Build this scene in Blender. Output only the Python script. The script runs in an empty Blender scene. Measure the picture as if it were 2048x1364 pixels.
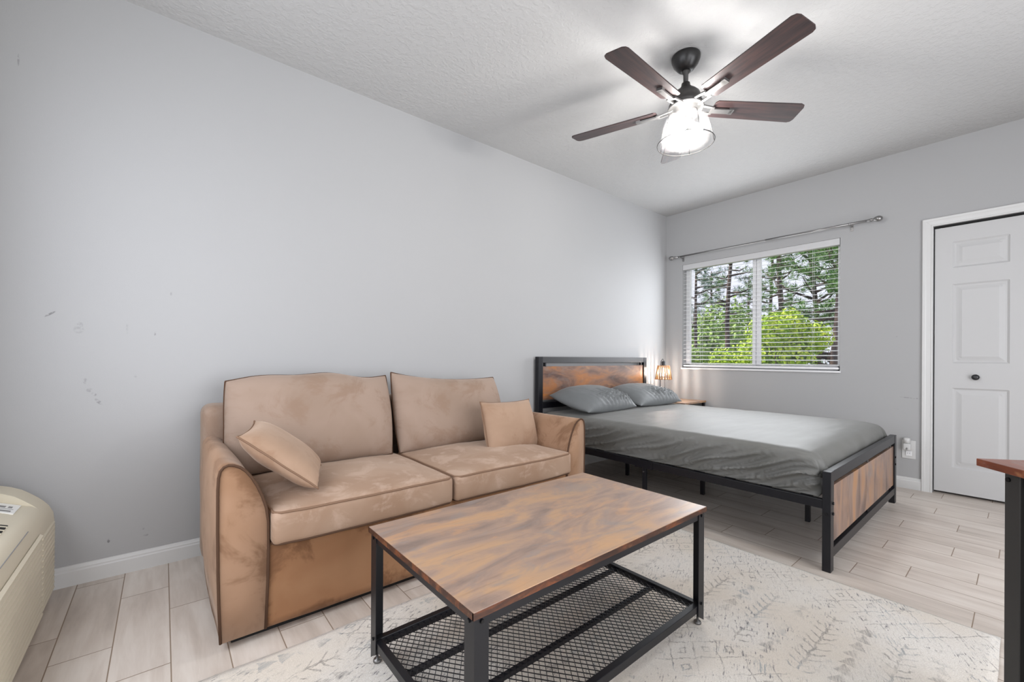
import bpy, bmesh, math, random
from mathutils import Vector, Matrix, noise
C = bpy.context
SC = C.scene
COL = SC.collection
PI = math.pi
rad = math.radians

# ------------------------------------------------------------------ camera
W, L, H = 2.68, 4.546, 2.674          # left wall (y), far wall (x), ceiling
XR, YR = -0.62, -1.45                 # wall behind (x) and right wall (y)
cam_d = bpy.data.cameras.new('camera')
cam = bpy.data.objects.new('camera', cam_d)
COL.objects.link(cam)
SC.camera = cam
yaw, roll = rad(50.508), rad(0.29)
cam.location = (0, 0, 1.0145)
F = Vector((math.cos(yaw), math.sin(yaw), 0))
R0 = Vector((math.sin(yaw), -math.cos(yaw), 0))
U0 = R0.cross(F)
R1 = R0 * math.cos(roll) + U0 * math.sin(roll)
U1 = U0 * math.cos(roll) - R0 * math.sin(roll)
cam.rotation_euler = Matrix((R1, U1, -F)).transposed().to_euler()
cam_d.sensor_fit = 'HORIZONTAL'
cam_d.sensor_width = 36
cam_d.lens = 846.93 / 2048 * 36
cam_d.shift_y = 33.6 / 2048
cam_d.clip_start = 0.02
cam_d.clip_end = 300

# ------------------------------------------------------------------ view, world, lights
SC.view_settings.view_transform = 'Standard'
SC.view_settings.look = 'None'
SC.view_settings.gamma = 1
SC.view_settings.use_curve_mapping = False
SC.view_settings.exposure = 0.42

w = bpy.data.worlds.new('sky')
SC.world = w
w.use_nodes = True
nt = w.node_tree
bg = nt.nodes['Background']
bg.inputs['Color'].default_value = (0.80, 0.83, 0.98, 1)
bg.inputs['Strength'].default_value = 0.92

def lamp(name, kind, loc, energy, color=(1, 1, 1), rot=(0, 0, 0), size=None, size_y=None, radius=None):
    d = bpy.data.lights.new(name, kind)
    d.energy = energy
    d.color = color
    if kind == 'AREA':
        d.shape = 'RECTANGLE'
        d.size = size
        d.size_y = size_y
    if radius is not None:
        d.shadow_soft_size = radius
    o = bpy.data.objects.new(name, d)
    o.location = loc
    o.rotation_euler = rot
    COL.objects.link(o)
    return o

sun = lamp('sun', 'SUN', (0, 0, 8), 4.8, (1, 0.95, 0.86), (rad(-38), rad(-12), 0))
sun.data.angle = rad(2)
# daylight by the far window and the unseen window inferred over the air conditioner; right-wall opening added as fill
lamp('daylight_near_window', 'AREA', (XR + 0.03, 1.1, 1.42), 26, (0.93, 0.96, 1), (0, rad(-90), 0), 1.3, 1.9)
lamp('daylight_far_window', 'AREA', (L - 0.03, 1.755, 1.5), 20, (0.93, 0.96, 1), (0, rad(90), 0), 1.1, 1.4)
lamp('fill_right_opening', 'AREA', (1.65, YR + 0.03, 1.08), 68, (0.97, 0.98, 1), (rad(90), 0, 0), 2.95, 2.0)

# ------------------------------------------------------------------ node helper
class X:
    def __init__(s, t, sock): s.t = t; s.s = sock
    def _m(s, op, b=None, c=None):
        n = s.t.nodes.new('ShaderNodeMath'); n.operation = op
        for i, v in enumerate((s, b, c)):
            if v is None: continue
            if isinstance(v, X): s.t.links.new(v.s, n.inputs[i])
            else: n.inputs[i].default_value = v
        return X(s.t, n.outputs[0])
    def __add__(s, b): return s._m('ADD', b)
    __radd__ = __add__
    def __sub__(s, b): return s._m('SUBTRACT', b)
    def __rsub__(s, b): return (s * -1) + b
    def __mul__(s, b): return s._m('MULTIPLY', b)
    __rmul__ = __mul__
    def __truediv__(s, b): return s._m('DIVIDE', b)
    def fr(s): return s._m('FRACT')
    def fl(s): return s._m('FLOOR')
    def ab(s): return s._m('ABSOLUTE')
    def mn(s, b): return s._m('MINIMUM', b)
    def mx(s, b): return s._m('MAXIMUM', b)
    def lt(s, b): return s._m('LESS_THAN', b)
    def gt(s, b): return s._m('GREATER_THAN', b)
    def cl(s): return s.mx(0.0).mn(1.0)
    def sm(s, a, b):            # smooth 0..1 from a to b
        n = s.t.nodes.new('ShaderNodeMapRange'); n.interpolation_type = 'SMOOTHSTEP'
        s.t.links.new(s.s, n.inputs['Value'])
        n.inputs['From Min'].default_value = a; n.inputs['From Max'].default_value = b
        return X(s.t, n.outputs[0])

class Mat:
    def __init__(s, name, **kw):
        s.m = bpy.data.materials.new(name); s.m.use_nodes = True
        s.t = s.m.node_tree; s.b = s.t.nodes['Principled BSDF']
        tc = s.t.nodes.new('ShaderNodeTexCoord'); s.co = tc.outputs['Object']
        sp = s.t.nodes.new('ShaderNodeSeparateXYZ'); s.t.links.new(s.co, sp.inputs[0])
        s.x, s.y, s.z = (X(s.t, sp.outputs[i]) for i in range(3))
        for k, v in kw.items(): s.set(k, v)
    def set(s, k, v):
        k = {'color': 'Base Color', 'rough': 'Roughness', 'metal': 'Metallic', 'spec': 'Specular IOR Level', 'sheen': 'Sheen Weight',
             'sheen_rough': 'Sheen Roughness', 'coat': 'Coat Weight', 'coat_rough': 'Coat Roughness', 'trans': 'Transmission Weight',
             'emit': 'Emission Color', 'emit_s': 'Emission Strength', 'alpha': 'Alpha'}.get(k, k)
        i = s.b.inputs[k]
        if isinstance(v, X): s.t.links.new(v.s, i)
        elif hasattr(v, 'links') or isinstance(v, bpy.types.NodeSocket): s.t.links.new(v, i)
        elif isinstance(v, tuple) and len(v) == 3 and k != 'Normal': i.default_value = (*v, 1)
        else: i.default_value = v
    def vec(s, x, y, z):
        n = s.t.nodes.new('ShaderNodeCombineXYZ')
        for i, v in enumerate((x, y, z)):
            if isinstance(v, X): s.t.links.new(v.s, n.inputs[i])
            else: n.inputs[i].default_value = v
        return n.outputs[0]
    def noise(s, scale, detail=3, rough=0.5, vec=None, dist=0, stretch=None):
        n = s.t.nodes.new('ShaderNodeTexNoise')
        if vec is None: vec = s.co
        if stretch:
            mp = s.t.nodes.new('ShaderNodeMapping'); mp.inputs['Scale'].default_value = stretch
            s.t.links.new(vec, mp.inputs[0]); vec = mp.outputs[0]
        s.t.links.new(vec, n.inputs['Vector'])
        n.inputs['Scale'].default_value = scale; n.inputs['Detail'].default_value = detail
        n.inputs['Roughness'].default_value = rough; n.inputs['Distortion'].default_value = dist
        return X(s.t, n.outputs[0])
    def white(s, x, y=0.0, z=0.0):
        n = s.t.nodes.new('ShaderNodeTexWhiteNoise'); n.noise_dimensions = '3D'
        s.t.links.new(s.vec(x, y, z), n.inputs[0]); return X(s.t, n.outputs[0])
    def ramp(s, x, stops):
        n = s.t.nodes.new('ShaderNodeValToRGB'); s.t.links.new(x.s, n.inputs[0])
        e = n.color_ramp.elements
        while len(e) > 1: e.remove(e[-1])
        e[0].position = stops[0][0]; e[0].color = (*stops[0][1], 1)
        for p_, c_ in stops[1:]:
            k = e.new(p_); k.color = (*c_, 1)
        return n.outputs[0]
    def mix(s, f, a, b, mode='MIX'):
        n = s.t.nodes.new('ShaderNodeMix'); n.data_type = 'RGBA'; n.blend_type = mode
        if isinstance(f, X): s.t.links.new(f.s, n.inputs[0])
        else: n.inputs[0].default_value = f
        for i, v in ((6, a), (7, b)):
            if isinstance(v, tuple): n.inputs[i].default_value = (*v, 1)
            else: s.t.links.new(v, n.inputs[i])
        return n.outputs[2]
    def bump(s, h, strength=0.3, dist=0.01):
        n = s.t.nodes.new('ShaderNodeBump'); s.t.links.new(h.s, n.inputs['Height'])
        n.inputs['Strength'].default_value = strength; n.inputs['Distance'].default_value = dist
        s.t.links.new(n.outputs[0], s.b.inputs['Normal'])

def S(r, g, b):                    # sRGB 0-255 to linear
    return tuple((c / 255 / 12.92 if c / 255 <= 0.04045 else ((c / 255 + 0.055) / 1.055) ** 2.4) for c in (r, g, b))

# ------------------------------------------------------------------ mesh helpers
def nb(): return bmesh.new()

def obj(name, bm, mat, parent=None, smooth=False, bevel=0, bseg=2, loc=None, sub=0):
    bmesh.ops.recalc_face_normals(bm, faces=bm.faces[:])
    me = bpy.data.meshes.new(name); bm.to_mesh(me); bm.free()
    if smooth:
        for p_ in me.polygons: p_.use_smooth = True
    o = bpy.data.objects.new(name, me); COL.objects.link(o)
    if mat: me.materials.append(mat)
    if parent: o.parent = parent
    if loc: o.location = loc
    if bevel:
        b = o.modifiers.new('bevel', 'BEVEL'); b.width = bevel; b.segments = bseg; b.limit_method = 'ANGLE'; b.angle_limit = rad(40)
        b.harden_normals = False
    if sub:
        b = o.modifiers.new('subd', 'SUBSURF'); b.levels = sub; b.render_levels = sub
    return o

def thing(name, label, cat, loc=(0, 0, 0), rz=0, group=None):
    o = bpy.data.objects.new(name, None); COL.objects.link(o)
    o.location = loc; o.rotation_euler = (0, 0, rz); o.empty_display_size = 0.1
    return tag(o, label, cat, group)

def tag(o, label, cat, group=None, kind=None):
    o['label'] = label; o['category'] = cat
    if group: o['group'] = group
    if kind: o['kind'] = kind
    return o

def struct(o):
    o['kind'] = 'structure'; return o

def box(bm, x0, y0, z0, x1, y1, z1, M=None):
    vs = [bm.verts.new(Vector(c)) for c in ((x0, y0, z0), (x1, y0, z0), (x1, y1, z0), (x0, y1, z0), (x0, y0, z1), (x1, y0, z1), (x1, y1, z1), (x0, y1, z1))]
    if M:
        for v in vs: v.co = M @ v.co
    for f in ((0, 3, 2, 1), (4, 5, 6, 7), (0, 1, 5, 4), (1, 2, 6, 5), (2, 3, 7, 6), (3, 0, 4, 7)):
        bm.faces.new([vs[i] for i in f])
    return bm

def tube(bm, pts, r, n=8, closed=False, cap=True):
    pts = [Vector(p_) for p_ in pts]
    rings = []; N = len(pts)
    up = Vector((0, 0, 1))
    t0 = (pts[1] - pts[0]).normalized()
    nrm = t0.cross(up)
    if nrm.length < 0.1: nrm = t0.cross(Vector((1, 0, 0)))
    nrm.normalize()
    for i in range(N):
        if closed: t = (pts[(i + 1) % N] - pts[i - 1])
        else: t = pts[min(i + 1, N - 1)] - pts[max(i - 1, 0)]
        t.normalize()
        nrm = (nrm - t * nrm.dot(t)).normalized(); bn = t.cross(nrm)
        rr = r(i / (N - 1)) if callable(r) else r
        rings.append([bm.verts.new(pts[i] + nrm * rr * math.cos(2 * PI * k / n) + bn * rr * math.sin(2 * PI * k / n)) for k in range(n)])
    for i in range(N if closed else N - 1):
        a, b = rings[i], rings[(i + 1) % N]
        for k in range(n):
            bm.faces.new((a[k], a[(k + 1) % n], b[(k + 1) % n], b[k]))
    if cap and not closed:
        bm.faces.new(rings[0][::-1]); bm.faces.new(rings[-1])
    return bm

def lathe(bm, prof, n=32, c=(0, 0, 0), closed=False):
    rings = []
    for r, z in prof:
        rings.append([bm.verts.new((c[0] + r * math.cos(2 * PI * k / n), c[1] + r * math.sin(2 * PI * k / n), c[2] + z)) for k in range(n)] if r > 1e-6
                     else [bm.verts.new((c[0], c[1], c[2] + z))])
    for a, b in zip(rings, rings[1:]):
        if len(a) == 1 and len(b) == 1: continue
        for k in range(n):
            if len(a) == 1: bm.faces.new((a[0], b[k], b[(k + 1) % n]))
            elif len(b) == 1: bm.faces.new((a[k], a[(k + 1) % n], b[0]))
            else: bm.faces.new((a[k], a[(k + 1) % n], b[(k + 1) % n], b[k]))
    return bm

def cyl(bm, a, b, r, n=16, r2=None):
    return tube(bm, [a, b], (lambda t: r + (r2 - r) * t) if r2 is not None else r, n)

def prism(bm, pts, a, b, axis='y'):       # polygon extruded along an axis
    def mk(u, v, t): return {'y': (u, t, v), 'x': (t, u, v), 'z': (u, v, t)}[axis]
    va = [bm.verts.new(mk(u, v, a)) for u, v in pts]; vb = [bm.verts.new(mk(u, v, b)) for u, v in pts]
    bm.faces.new(va); bm.faces.new(vb[::-1])
    for i in range(len(pts)):
        j = (i + 1) % len(pts); bm.faces.new((va[i], vb[i], vb[j], va[j]))
    return bm

def nz(v, s=1.0, o=0): return noise.noise(Vector((v[0] * s + o, v[1] * s + o * 1.7, v[2] * s - o)))

def axis_samples(h, r, n, m=4):
    a = [-h + r * (1 - math.cos(PI / 2 * i / m)) for i in range(m)]
    mid = [-h + r + (2 * h - 2 * r) * i / n for i in range(n + 1)]
    return a + mid + [-v for v in a[::-1]]

def rbox(bm, hx, hy, hz, r, n=(12, 12, 4), fn=None, m=4):
    """rounded box with half sizes, deformed by fn; returns the same map for piping points"""
    A = [axis_samples(hx, r, n[0], m), axis_samples(hy, r, n[1], m), axis_samples(hz, r, n[2], m)]
    hs = (hx, hy, hz)
    def mp(p_):
        q = Vector([max(-(hs[i] - r), min(hs[i] - r, p_[i])) for i in range(3)])
        d = Vector(p_) - q
        if d.length > 1e-9: d = d.normalized() * r
        v = q + d
        return fn(v) if fn else v
    for ax in range(3):
        u, v = [i for i in range(3) if i != ax]
        for sgn in (-1, 1):
            g = []
            for a in A[u]:
                row = []
                for b in A[v]:
                    p_ = [0, 0, 0]; p_[ax] = sgn * hs[ax]; p_[u] = a; p_[v] = b
                    row.append(bm.verts.new(mp(p_)))
                g.append(row)
            for i in range(len(g) - 1):
                for j in range(len(g[0]) - 1):
                    bm.faces.new((g[i][j], g[i + 1][j], g[i + 1][j + 1], g[i][j + 1]))
    bmesh.ops.remove_doubles(bm, verts=bm.verts[:], dist=1e-5)
    return mp

# ------------------------------------------------------------------ materials
def wall_paint(name, base, marks=(), plane='xz', bump=0.08, scale=260):
    m = Mat(name, rough=0.62, spec=0.3)
    v = m.noise(1.3, 2)
    col = m.mix(v.sm(0.3, 0.7), tuple(c * 0.985 for c in base), base)
    u_, w_ = (m.x, m.z) if plane == 'xz' else (m.y, m.z)
    if marks:
        acc = None
        for (a, b, ra, rb, ang, st) in marks:
            ca, sa = math.cos(rad(ang)), math.sin(rad(ang))
            du = u_ - a; dv = w_ - b
            p1 = (du * ca + dv * sa) / ra; p2 = (dv * ca - du * sa) / rb
            d = 1 - (p1 * p1 + p2 * p2).sm(0.2, 1.0)
            d = d * st
            acc = d if acc is None else acc.mx(d)
        br = m.noise(90, 2).sm(0.35, 0.6)
        col = m.mix(acc * br, col, tuple(c * 0.45 for c in base))
    m.set('color', col)
    m.bump(m.noise(scale, 2), bump, 0.002)
    return m.m

WALLC = (0.40, 0.401, 0.404)
LM = [(-.471, 2.248, .004, .03, 0, .5), (-.377, 1.194, .025, .005, 38, .9), (-.286, 1.151, .012, .016, 0, .35), (-.29, 1.13, .02, .02, 0, .3),
      (-.268, .90, .01, .016, 0, .4), (-.255, .86, .012, .012, 0, .4), (-.240, .84, .012, .008, -50, .7), (-.225, .805, .008, .022, 40, .6),
      (-.19, .163, .006, .011, 0, .95), (-.07, .19, .006, .006, 0, .6), (-.06, .156, .012, .006, 0, .5),
      (-.03, 1.12, .004, .014, 0, .6), (.03, 1.32, .005, .012, 0, .4), (-.13, 1.15, .005, .04, 0, .25), (-.1, .92, .006, .01, 0, .3),
      (2.28, .62, .004, .05, 0, .25)]
BM = [(.60, .715, .05, .004, 4, .6), (.54, .712, .03, .0035, -6, .7), (.66, .62, .02, .004, 10, .25), (.66, 1.2, .006, .006, 0, .3)]
M_WL = wall_paint('wall_paint_left', WALLC, LM, 'xz')
M_WB = wall_paint('wall_paint_back', WALLC, BM, 'yz')
M_W = wall_paint('wall_paint', WALLC)
M_CEIL = Mat('ceiling_texture', color=(0.475, 0.474, 0.47), rough=0.75, spec=0.2)
c_ = M_CEIL; a_ = c_.noise(38, 4, 0.6); c_.bump(a_.sm(0.42, 0.62) + c_.noise(200, 2) * 0.3, 0.35, 0.004)
M_CEIL = c_.m
M_TRIM = Mat('white_trim', color=(0.62, 0.62, 0.612), rough=0.38, spec=0.45).m
m = Mat('door_white', color=(0.53, 0.53, 0.53), rough=0.45, spec=0.4)
m.bump(m.noise(60, 3, 0.6, stretch=(1, 6, 0.7)), 0.05, 0.002); M_DOOR = m.m
M_BLACKM = Mat('black_metal', color=(0.012, 0.013, 0.016), rough=0.38, spec=0.6).m
m = Mat('black_powder_coat', color=(0.006, 0.0062, 0.009), rough=0.36, spec=0.4)
m.bump(m.noise(500, 2), 0.05, 0.001); M_BLK = m.m
M_CHAR = Mat('charcoal_metal', color=(0.04, 0.04, 0.042), rough=0.42, spec=0.6, metal=0.3).m
M_BOLT = Mat('bolt_black', color=(0.02, 0.02, 0.022), rough=0.25, metal=0.6).m
M_CAGE = Mat('cage_dark_steel', color=(0.03, 0.028, 0.026), rough=0.4, metal=0.2).m
M_STEEL = Mat('steel', color=(0.30, 0.295, 0.29), rough=0.3, metal=0.9).m
M_NICKEL = Mat('brushed_nickel', color=(0.22, 0.215, 0.21), rough=0.42, metal=0.85).m
M_DARK = Mat('dark_void', color=(0.006, 0.006, 0.006), rough=0.8).m

# floor: wood look porcelain planks laid towards the left wall
m = Mat('floor_planks')
gx = (m.x + 0.132) / 0.1563
col_i = gx.fl()
off = m.white(col_i, 3.0)
gy = (m.y - 2.367) / 0.60 + (col_i * 0.357).fr() * 1.0 + (off - 0.5) * 0.18
row_i = gy.fl()
fx = gx.fr(); fy = gy.fr()
ex = (fx - 0.5).ab() * -1 + 0.5            # 0 at the joint
ey = (fy - 0.5).ab() * -1 + 0.5
gl = (ex * 0.1563).mn(ey * 0.60)
grout = 1 - gl.sm(0.0010, 0.0024)
tint = m.white(col_i, row_i, 7.0)
sh = m.white(col_i, row_i, 2.0)
v3 = m.vec(m.x * 1.0, m.y * 0.11 + sh * 9, sh * 5)
grain = m.noise(22, 6, 0.62, vec=v3, dist=0.35)
v4 = m.vec(m.x, m.y * 0.3 + sh * 4, tint * 3)
cloud = m.noise(7, 3, 0.5, vec=v4, dist=0.8)
base = m.ramp((grain * 0.6 + cloud * 0.4), [(0.32, S(186, 175, 165)), (0.45, S(204, 193, 183)), (0.58, S(217, 208, 199)), (0.72, S(226, 219, 211))])
base = m.mix(tint.sm(0.0, 1.0) * 0.55, base, m.mix(1.0, base, (0.88, 0.87, 0.86), 'MULTIPLY'))
m.set('color', m.mix(grout, base, S(140, 122, 105)))
m.set('rough', grain * 0.12 + 0.27 + grout * 0.3)
m.set('spec', 0.5)
m.bump(gl.sm(0.0, 0.003) + grain * 0.12, 0.35, 0.0015)
M_FLOOR = m.m

def rustic(name, axis='x', dark=0.0, scale=1.0, rough=0.36, off=0.0, pal=None, warm=0.45, cool=0.5):
    """rustic brown laminate with grain running along the axis"""
    m = Mat(name, rough=rough, spec=0.5)
    a, b, c = {'x': (m.x, m.y, m.z), 'y': (m.y, m.x, m.z), 'z': (m.z, m.x, m.y)}[axis]
    s = scale
    v1 = m.vec(a * (1.9 * s) + off, b * (6 * s), c * (6 * s) + off)
    v2 = m.vec(a * (4.5 * s) + off, b * (9 * s), c * (9 * s) + 3 + off)
    v5 = m.vec(a * (3 * s), b * (75 * s), c * (75 * s))
    big = m.noise(1.5, 5, 0.62, vec=v1, dist=0.9)
    pat = m.noise(1.0, 5, 0.65, vec=v2, dist=0.8)
    fine = m.noise(1.6, 4, 0.6, vec=v5, dist=0.3)
    P_ = pal or [(0.30, S(120, 102, 92)), (0.42, S(142, 119, 105)), (0.5, S(156, 129, 111)), (0.58, S(170, 137, 108)), (0.70, S(182, 142, 104))]
    cA = m.ramp(big, P_)
    cA = m.mix(pat.sm(0.54, 0.66) * cool, cA, S(130, 124, 122))
    cA = m.mix((1 - pat.sm(0.34, 0.46)) * warm, cA, S(190, 142, 98))
    cA = m.mix(fine.sm(0.55, 0.78) * 0.3, cA, S(82, 56, 42))
    if dark: cA = m.mix(dark, cA, (0.10, 0.03, 0.01), 'MIX')
    m.set('color', cA)
    m.bump(fine, 0.06, 0.001)
    return m.m

M_TOP = rustic('rustic_brown_top', 'x', rough=0.33)
M_EDGE = rustic('rustic_edge', 'x', dark=0.12, warm=0.12, cool=0.0, scale=2.5, rough=0.5,
                pal=[(0.35, S(38, 22, 16)), (0.5, S(72, 40, 24)), (0.62, S(118, 64, 32)), (0.75, S(54, 32, 20))])
M_HEAD = rustic('rustic_headboard', 'x', warm=0.3, cool=0.25, scale=0.8, rough=0.36, off=4.3,
                pal=[(0.30, S(56, 38, 32)), (0.42, S(98, 70, 58)), (0.52, S(128, 92, 70)), (0.62, S(154, 100, 58)), (0.72, S(172, 108, 50))])
M_FOOT = rustic('rustic_footboard', 'z', warm=0.25, cool=0.3, scale=0.75, rough=0.34, off=2.1,
                pal=[(0.30, S(88, 68, 60)), (0.42, S(120, 96, 84)), (0.52, S(144, 116, 100)), (0.62, S(162, 122, 90)), (0.74, S(174, 124, 76))])

def suede(name, ca, cb, cc, off=0.0, sc=1.0):
    m = Mat(name, rough=0.85, spec=0.15, sheen=0.25, sheen_rough=0.45)
    m.set('Sheen Tint', (1.0, 0.86, 0.74, 1))
    v = m.vec(m.x + off, m.y + off, m.z + off)
    n1 = m.noise(3.2 * sc, 4, 0.55, vec=v, dist=0.6)
    n2 = m.noise(6 * sc, 5, 0.65, vec=v, dist=0.5)
    c = m.mix(n1.sm(0.36, 0.62), ca, cb)
    c = m.mix(n2.sm(0.50, 0.64) * 0.65, c, cc)
    m.set('color', c)
    m.bump(m.noise(700, 2), 0.12, 0.0006)
    return m.m

M_SU_B = suede('suede_back', S(146, 126, 111), S(155, 135, 121), S(138, 114, 97), 1.0, 0.8)
M_SU_S = suede('suede_seat', S(150, 122, 101), S(161, 135, 115), S(180, 155, 137), 3.0, 1.2)
M_SU_F = suede('suede_base', S(146, 106, 76), S(157, 118, 87), S(98, 66, 45), 6.0, 0.85)  # deeper tone: brushed nap, plus warm floor bounce put into the colour
M_SU_A = suede('suede_arm', S(146, 113, 88), S(158, 126, 102), S(112, 80, 57), 8.0, 0.8)
M_SU_P = suede('suede_pillow', S(154, 127, 106), S(164, 137, 116), S(146, 116, 94), 11.0, 1.0)
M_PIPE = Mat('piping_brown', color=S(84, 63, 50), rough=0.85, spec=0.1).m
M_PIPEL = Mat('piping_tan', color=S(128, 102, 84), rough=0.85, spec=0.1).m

def sheet_mat(name, c1, c2):
    m = Mat(name, rough=0.52, spec=0.45, sheen=0.12, sheen_rough=0.35)
    n = m.noise(5, 3)
    m.set('color', m.mix(n.sm(0.3, 0.7), c1, c2))
    m.bump(m.noise(40, 3, 0.6, stretch=(1, 3, 1)) * 0.6 + m.noise(900, 1) * 0.2, 0.12, 0.003)
    return m.m
M_SHEET = sheet_mat('grey_sateen_sheet', S(102, 102, 98), S(109, 109, 106))
M_PCASE = sheet_mat('grey_pillowcase', S(102, 105, 106), S(110, 113, 114))

# rug: cream pile with faded tribal drawing
m = Mat('rug_pile', rough=0.95, spec=0.05, sheen=0.3)
wob = m.noise(26, 3, 0.6); wob2 = m.noise(31, 3, 0.6, vec=m.vec(m.x + 7, m.y + 3, 0.0))
hatch = m.noise(1, 4, 0.7, vec=m.vec(m.x * 22 + m.y * 16, m.y * 150 - m.x * 60, 0.0))
X_ = m.x + (wob - 0.5) * 0.032
Y_ = m.y + (wob2 - 0.5) * 0.032
PY, PX = 0.2, 0.78
def feather(yc, halfw, period, th=0.006):
    # spine along x with barbs pointing to +x
    d = (((Y_ - yc) / PY + 0.5).fr() - 0.5) * PY
    spine = 1 - d.ab().sm(th * 0.5, th)
    t = ((X_ - d.ab() * 0.85) / period).fr()
    barb = (1 - (t - 0.5).ab().sm(0.06, 0.15)) * (1 - d.ab().sm(halfw * 0.8, halfw))
    return spine.mx(barb)
def arrows(yc, halfw, period):
    d = (((Y_ - yc) / PY + 0.5).fr() - 0.5) * PY
    t = (X_ / period).fr()
    return (halfw * (1 - t) - d.ab()).sm(-0.002, 0.004)
u = (X_ - 0.0) / PX
ph = (((2.36 - X_) / PX).fr()) * PX                # distance from the far edge within one repeat
dia_zone = ph.sm(0.035, 0.045) * (1 - ph.sm(0.30, 0.31))
p1 = ((ph / 0.13) + (Y_ / 0.10)).fr(); p2 = ((ph / 0.13) - (Y_ / 0.10)).fr()
lines = (1 - (p1 - 0.5).ab().sm(0.018, 0.04)).mx(1 - (p2 - 0.5).ab().sm(0.018, 0.04))
sq1 = (p1.fr() - 0.0 - 0.5); 
q1 = (((ph / 0.13) + (Y_ / 0.10)) + 0.5).fr() - 0.5; q2 = (((ph / 0.13) - (Y_ / 0.10)) + 0.5).fr() - 0.5
rr = q1.ab().mx(q2.ab())
cell = m.white(((ph / 0.13) + (Y_ / 0.10) + 0.5).fl(), ((ph / 0.13) - (Y_ / 0.10) + 0.5).fl())
small = (1 - (rr - 0.14).ab().sm(0.02, 0.05)) * cell.gt(0.62)
dia = (lines.mx(small)) * dia_zone
fz = ph.sm(0.33, 0.345) * (1 - ph.sm(0.765, 0.775))
fea = feather(0.866, 0.045, 0.042) * fz
arr = arrows(0.77, 0.026, 0.06) * fz
worn = m.noise(9, 4, 0.65)
worn2 = m.noise(2.2, 3, 0.5)
ink = dia.mx(fea).mx(arr * 0.8)
hh = hatch.sm(0.40, 0.56)
ink = ink * (worn * 0.65 + worn2 * 0.35).sm(0.40, 0.56) * (hh * 0.6 + 0.4)
blot = m.noise(7.5, 4, 0.6, vec=m.vec(m.x + 2.3, m.y + 5.1, 0.0)).sm(0.54, 0.70) * hatch.sm(0.47, 0.57) * worn2.sm(0.42, 0.58)
pile = m.noise(420, 2, 0.6)
basec = m.mix(m.noise(2.5, 3).sm(0.35, 0.65), S(222, 213, 201), S(230, 226, 220))
basec = m.mix(pile.sm(0.35, 0.65) * 0.5, basec, S(190, 180, 166))
basec = m.mix(hatch.sm(0.50, 0.68) * m.noise(5, 3, 0.6).sm(0.4, 0.6) * 0.45, basec, S(166, 160, 154))
tone = m.mix(m.noise(3.0, 2, vec=m.vec(m.x + 9, m.y, 0.0)).sm(0.45, 0.6), S(112, 104, 98), S(132, 142, 148))
colr = m.mix(ink * 0.68, basec, tone)
colr = m.mix(blot * 0.75, colr, S(138, 146, 150))
sp = hatch.sm(0.52, 0.62) * m.noise(34, 3, 0.6).sm(0.50, 0.60) * m.noise(4, 2).sm(0.40, 0.58)
colr = m.mix(sp * 0.9, colr, S(96, 92, 96))
m.set('color', colr)
m.bump(pile * 0.5 + m.noise(120, 2, stretch=(1, 2.2, 1)) * 0.7, 0.55, 0.004)
M_RUG = m.m

m = Mat('walnut_blade', rough=0.42, spec=0.5)
g = m.noise(3, 5, 0.6, stretch=(1.2, 16, 16), dist=0.6)
m.set('color', m.ramp(g, [(0.3, S(34, 25, 26)), (0.5, S(52, 39, 39)), (0.62, S(66, 46, 43)), (0.75, S(44, 35, 35))])); M_BLADE = m.m

m = Mat('ac_plastic', color=S(206, 198, 178), rough=0.45, spec=0.4); M_AC = m.m
M_LABEL = Mat('label_white', color=(0.8, 0.8, 0.78), rough=0.4).m
M_GREYT = Mat('label_grey', color=(0.22, 0.22, 0.22), rough=0.5).m

def glass_mix(name, gloss=0.12, tint=(1, 1, 1), bumpy=False):
    m = bpy.data.materials.new(name); m.use_nodes = True; t = m.node_tree
    for n in list(t.nodes): t.nodes.remove(n)
    o = t.nodes.new('ShaderNodeOutputMaterial'); tr = t.nodes.new('ShaderNodeBsdfTransparent'); gl = t.nodes.new('ShaderNodeBsdfGlossy')
    tr.inputs[0].default_value = (*tint, 1); gl.inputs['Roughness'].default_value = 0.05
    mx = t.nodes.new('ShaderNodeMixShader'); mx.inputs[0].default_value = gloss
    t.links.new(tr.outputs[0], mx.inputs[1]); t.links.new(gl.outputs[0], mx.inputs[2])
    last = mx
    if bumpy:
        tc = t.nodes.new('ShaderNodeTexCoord'); nn = t.nodes.new('ShaderNodeTexNoise'); nn.inputs['Scale'].default_value = 90
        nn.inputs['Detail'].default_value = 3
        t.links.new(tc.outputs['Object'], nn.inputs['Vector'])
        b = t.nodes.new('ShaderNodeBump'); b.inputs['Strength'].default_value = 0.8; b.inputs['Distance'].default_value = 0.01
        t.links.new(nn.outputs[0], b.inputs['Height']); t.links.new(b.outputs[0], gl.inputs['Normal'])
        tl = t.nodes.new('ShaderNodeBsdfTranslucent'); tl.inputs[0].default_value = (0.95, 0.95, 0.95, 1)
        rp = t.nodes.new('ShaderNodeMapRange'); rp.inputs['From Min'].default_value = 0.45; rp.inputs['From Max'].default_value = 0.7
        rp.inputs['To Min'].default_value = 0.001; rp.inputs['To Max'].default_value = 0.010
        t.links.new(nn.outputs[0], rp.inputs[0])
        m2 = t.nodes.new('ShaderNodeMixShader'); t.links.new(rp.outputs[0], m2.inputs[0])
        t.links.new(mx.outputs[0], m2.inputs[1]); t.links.new(tl.outputs[0], m2.inputs[2]); last = m2
    t.links.new(last.outputs[0], o.inputs[0])
    return m
M_PANE = glass_mix('window_glass', 0.04)
M_SEEDED = glass_mix('seeded_glass', 0.02, (0.97, 0.97, 0.97), True)

def emitter(name, col, s):
    m = Mat(name, color=(0.9, 0.9, 0.9)); m.set('emit', (*col, 1)); m.set('emit_s', s); return m.m

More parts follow.
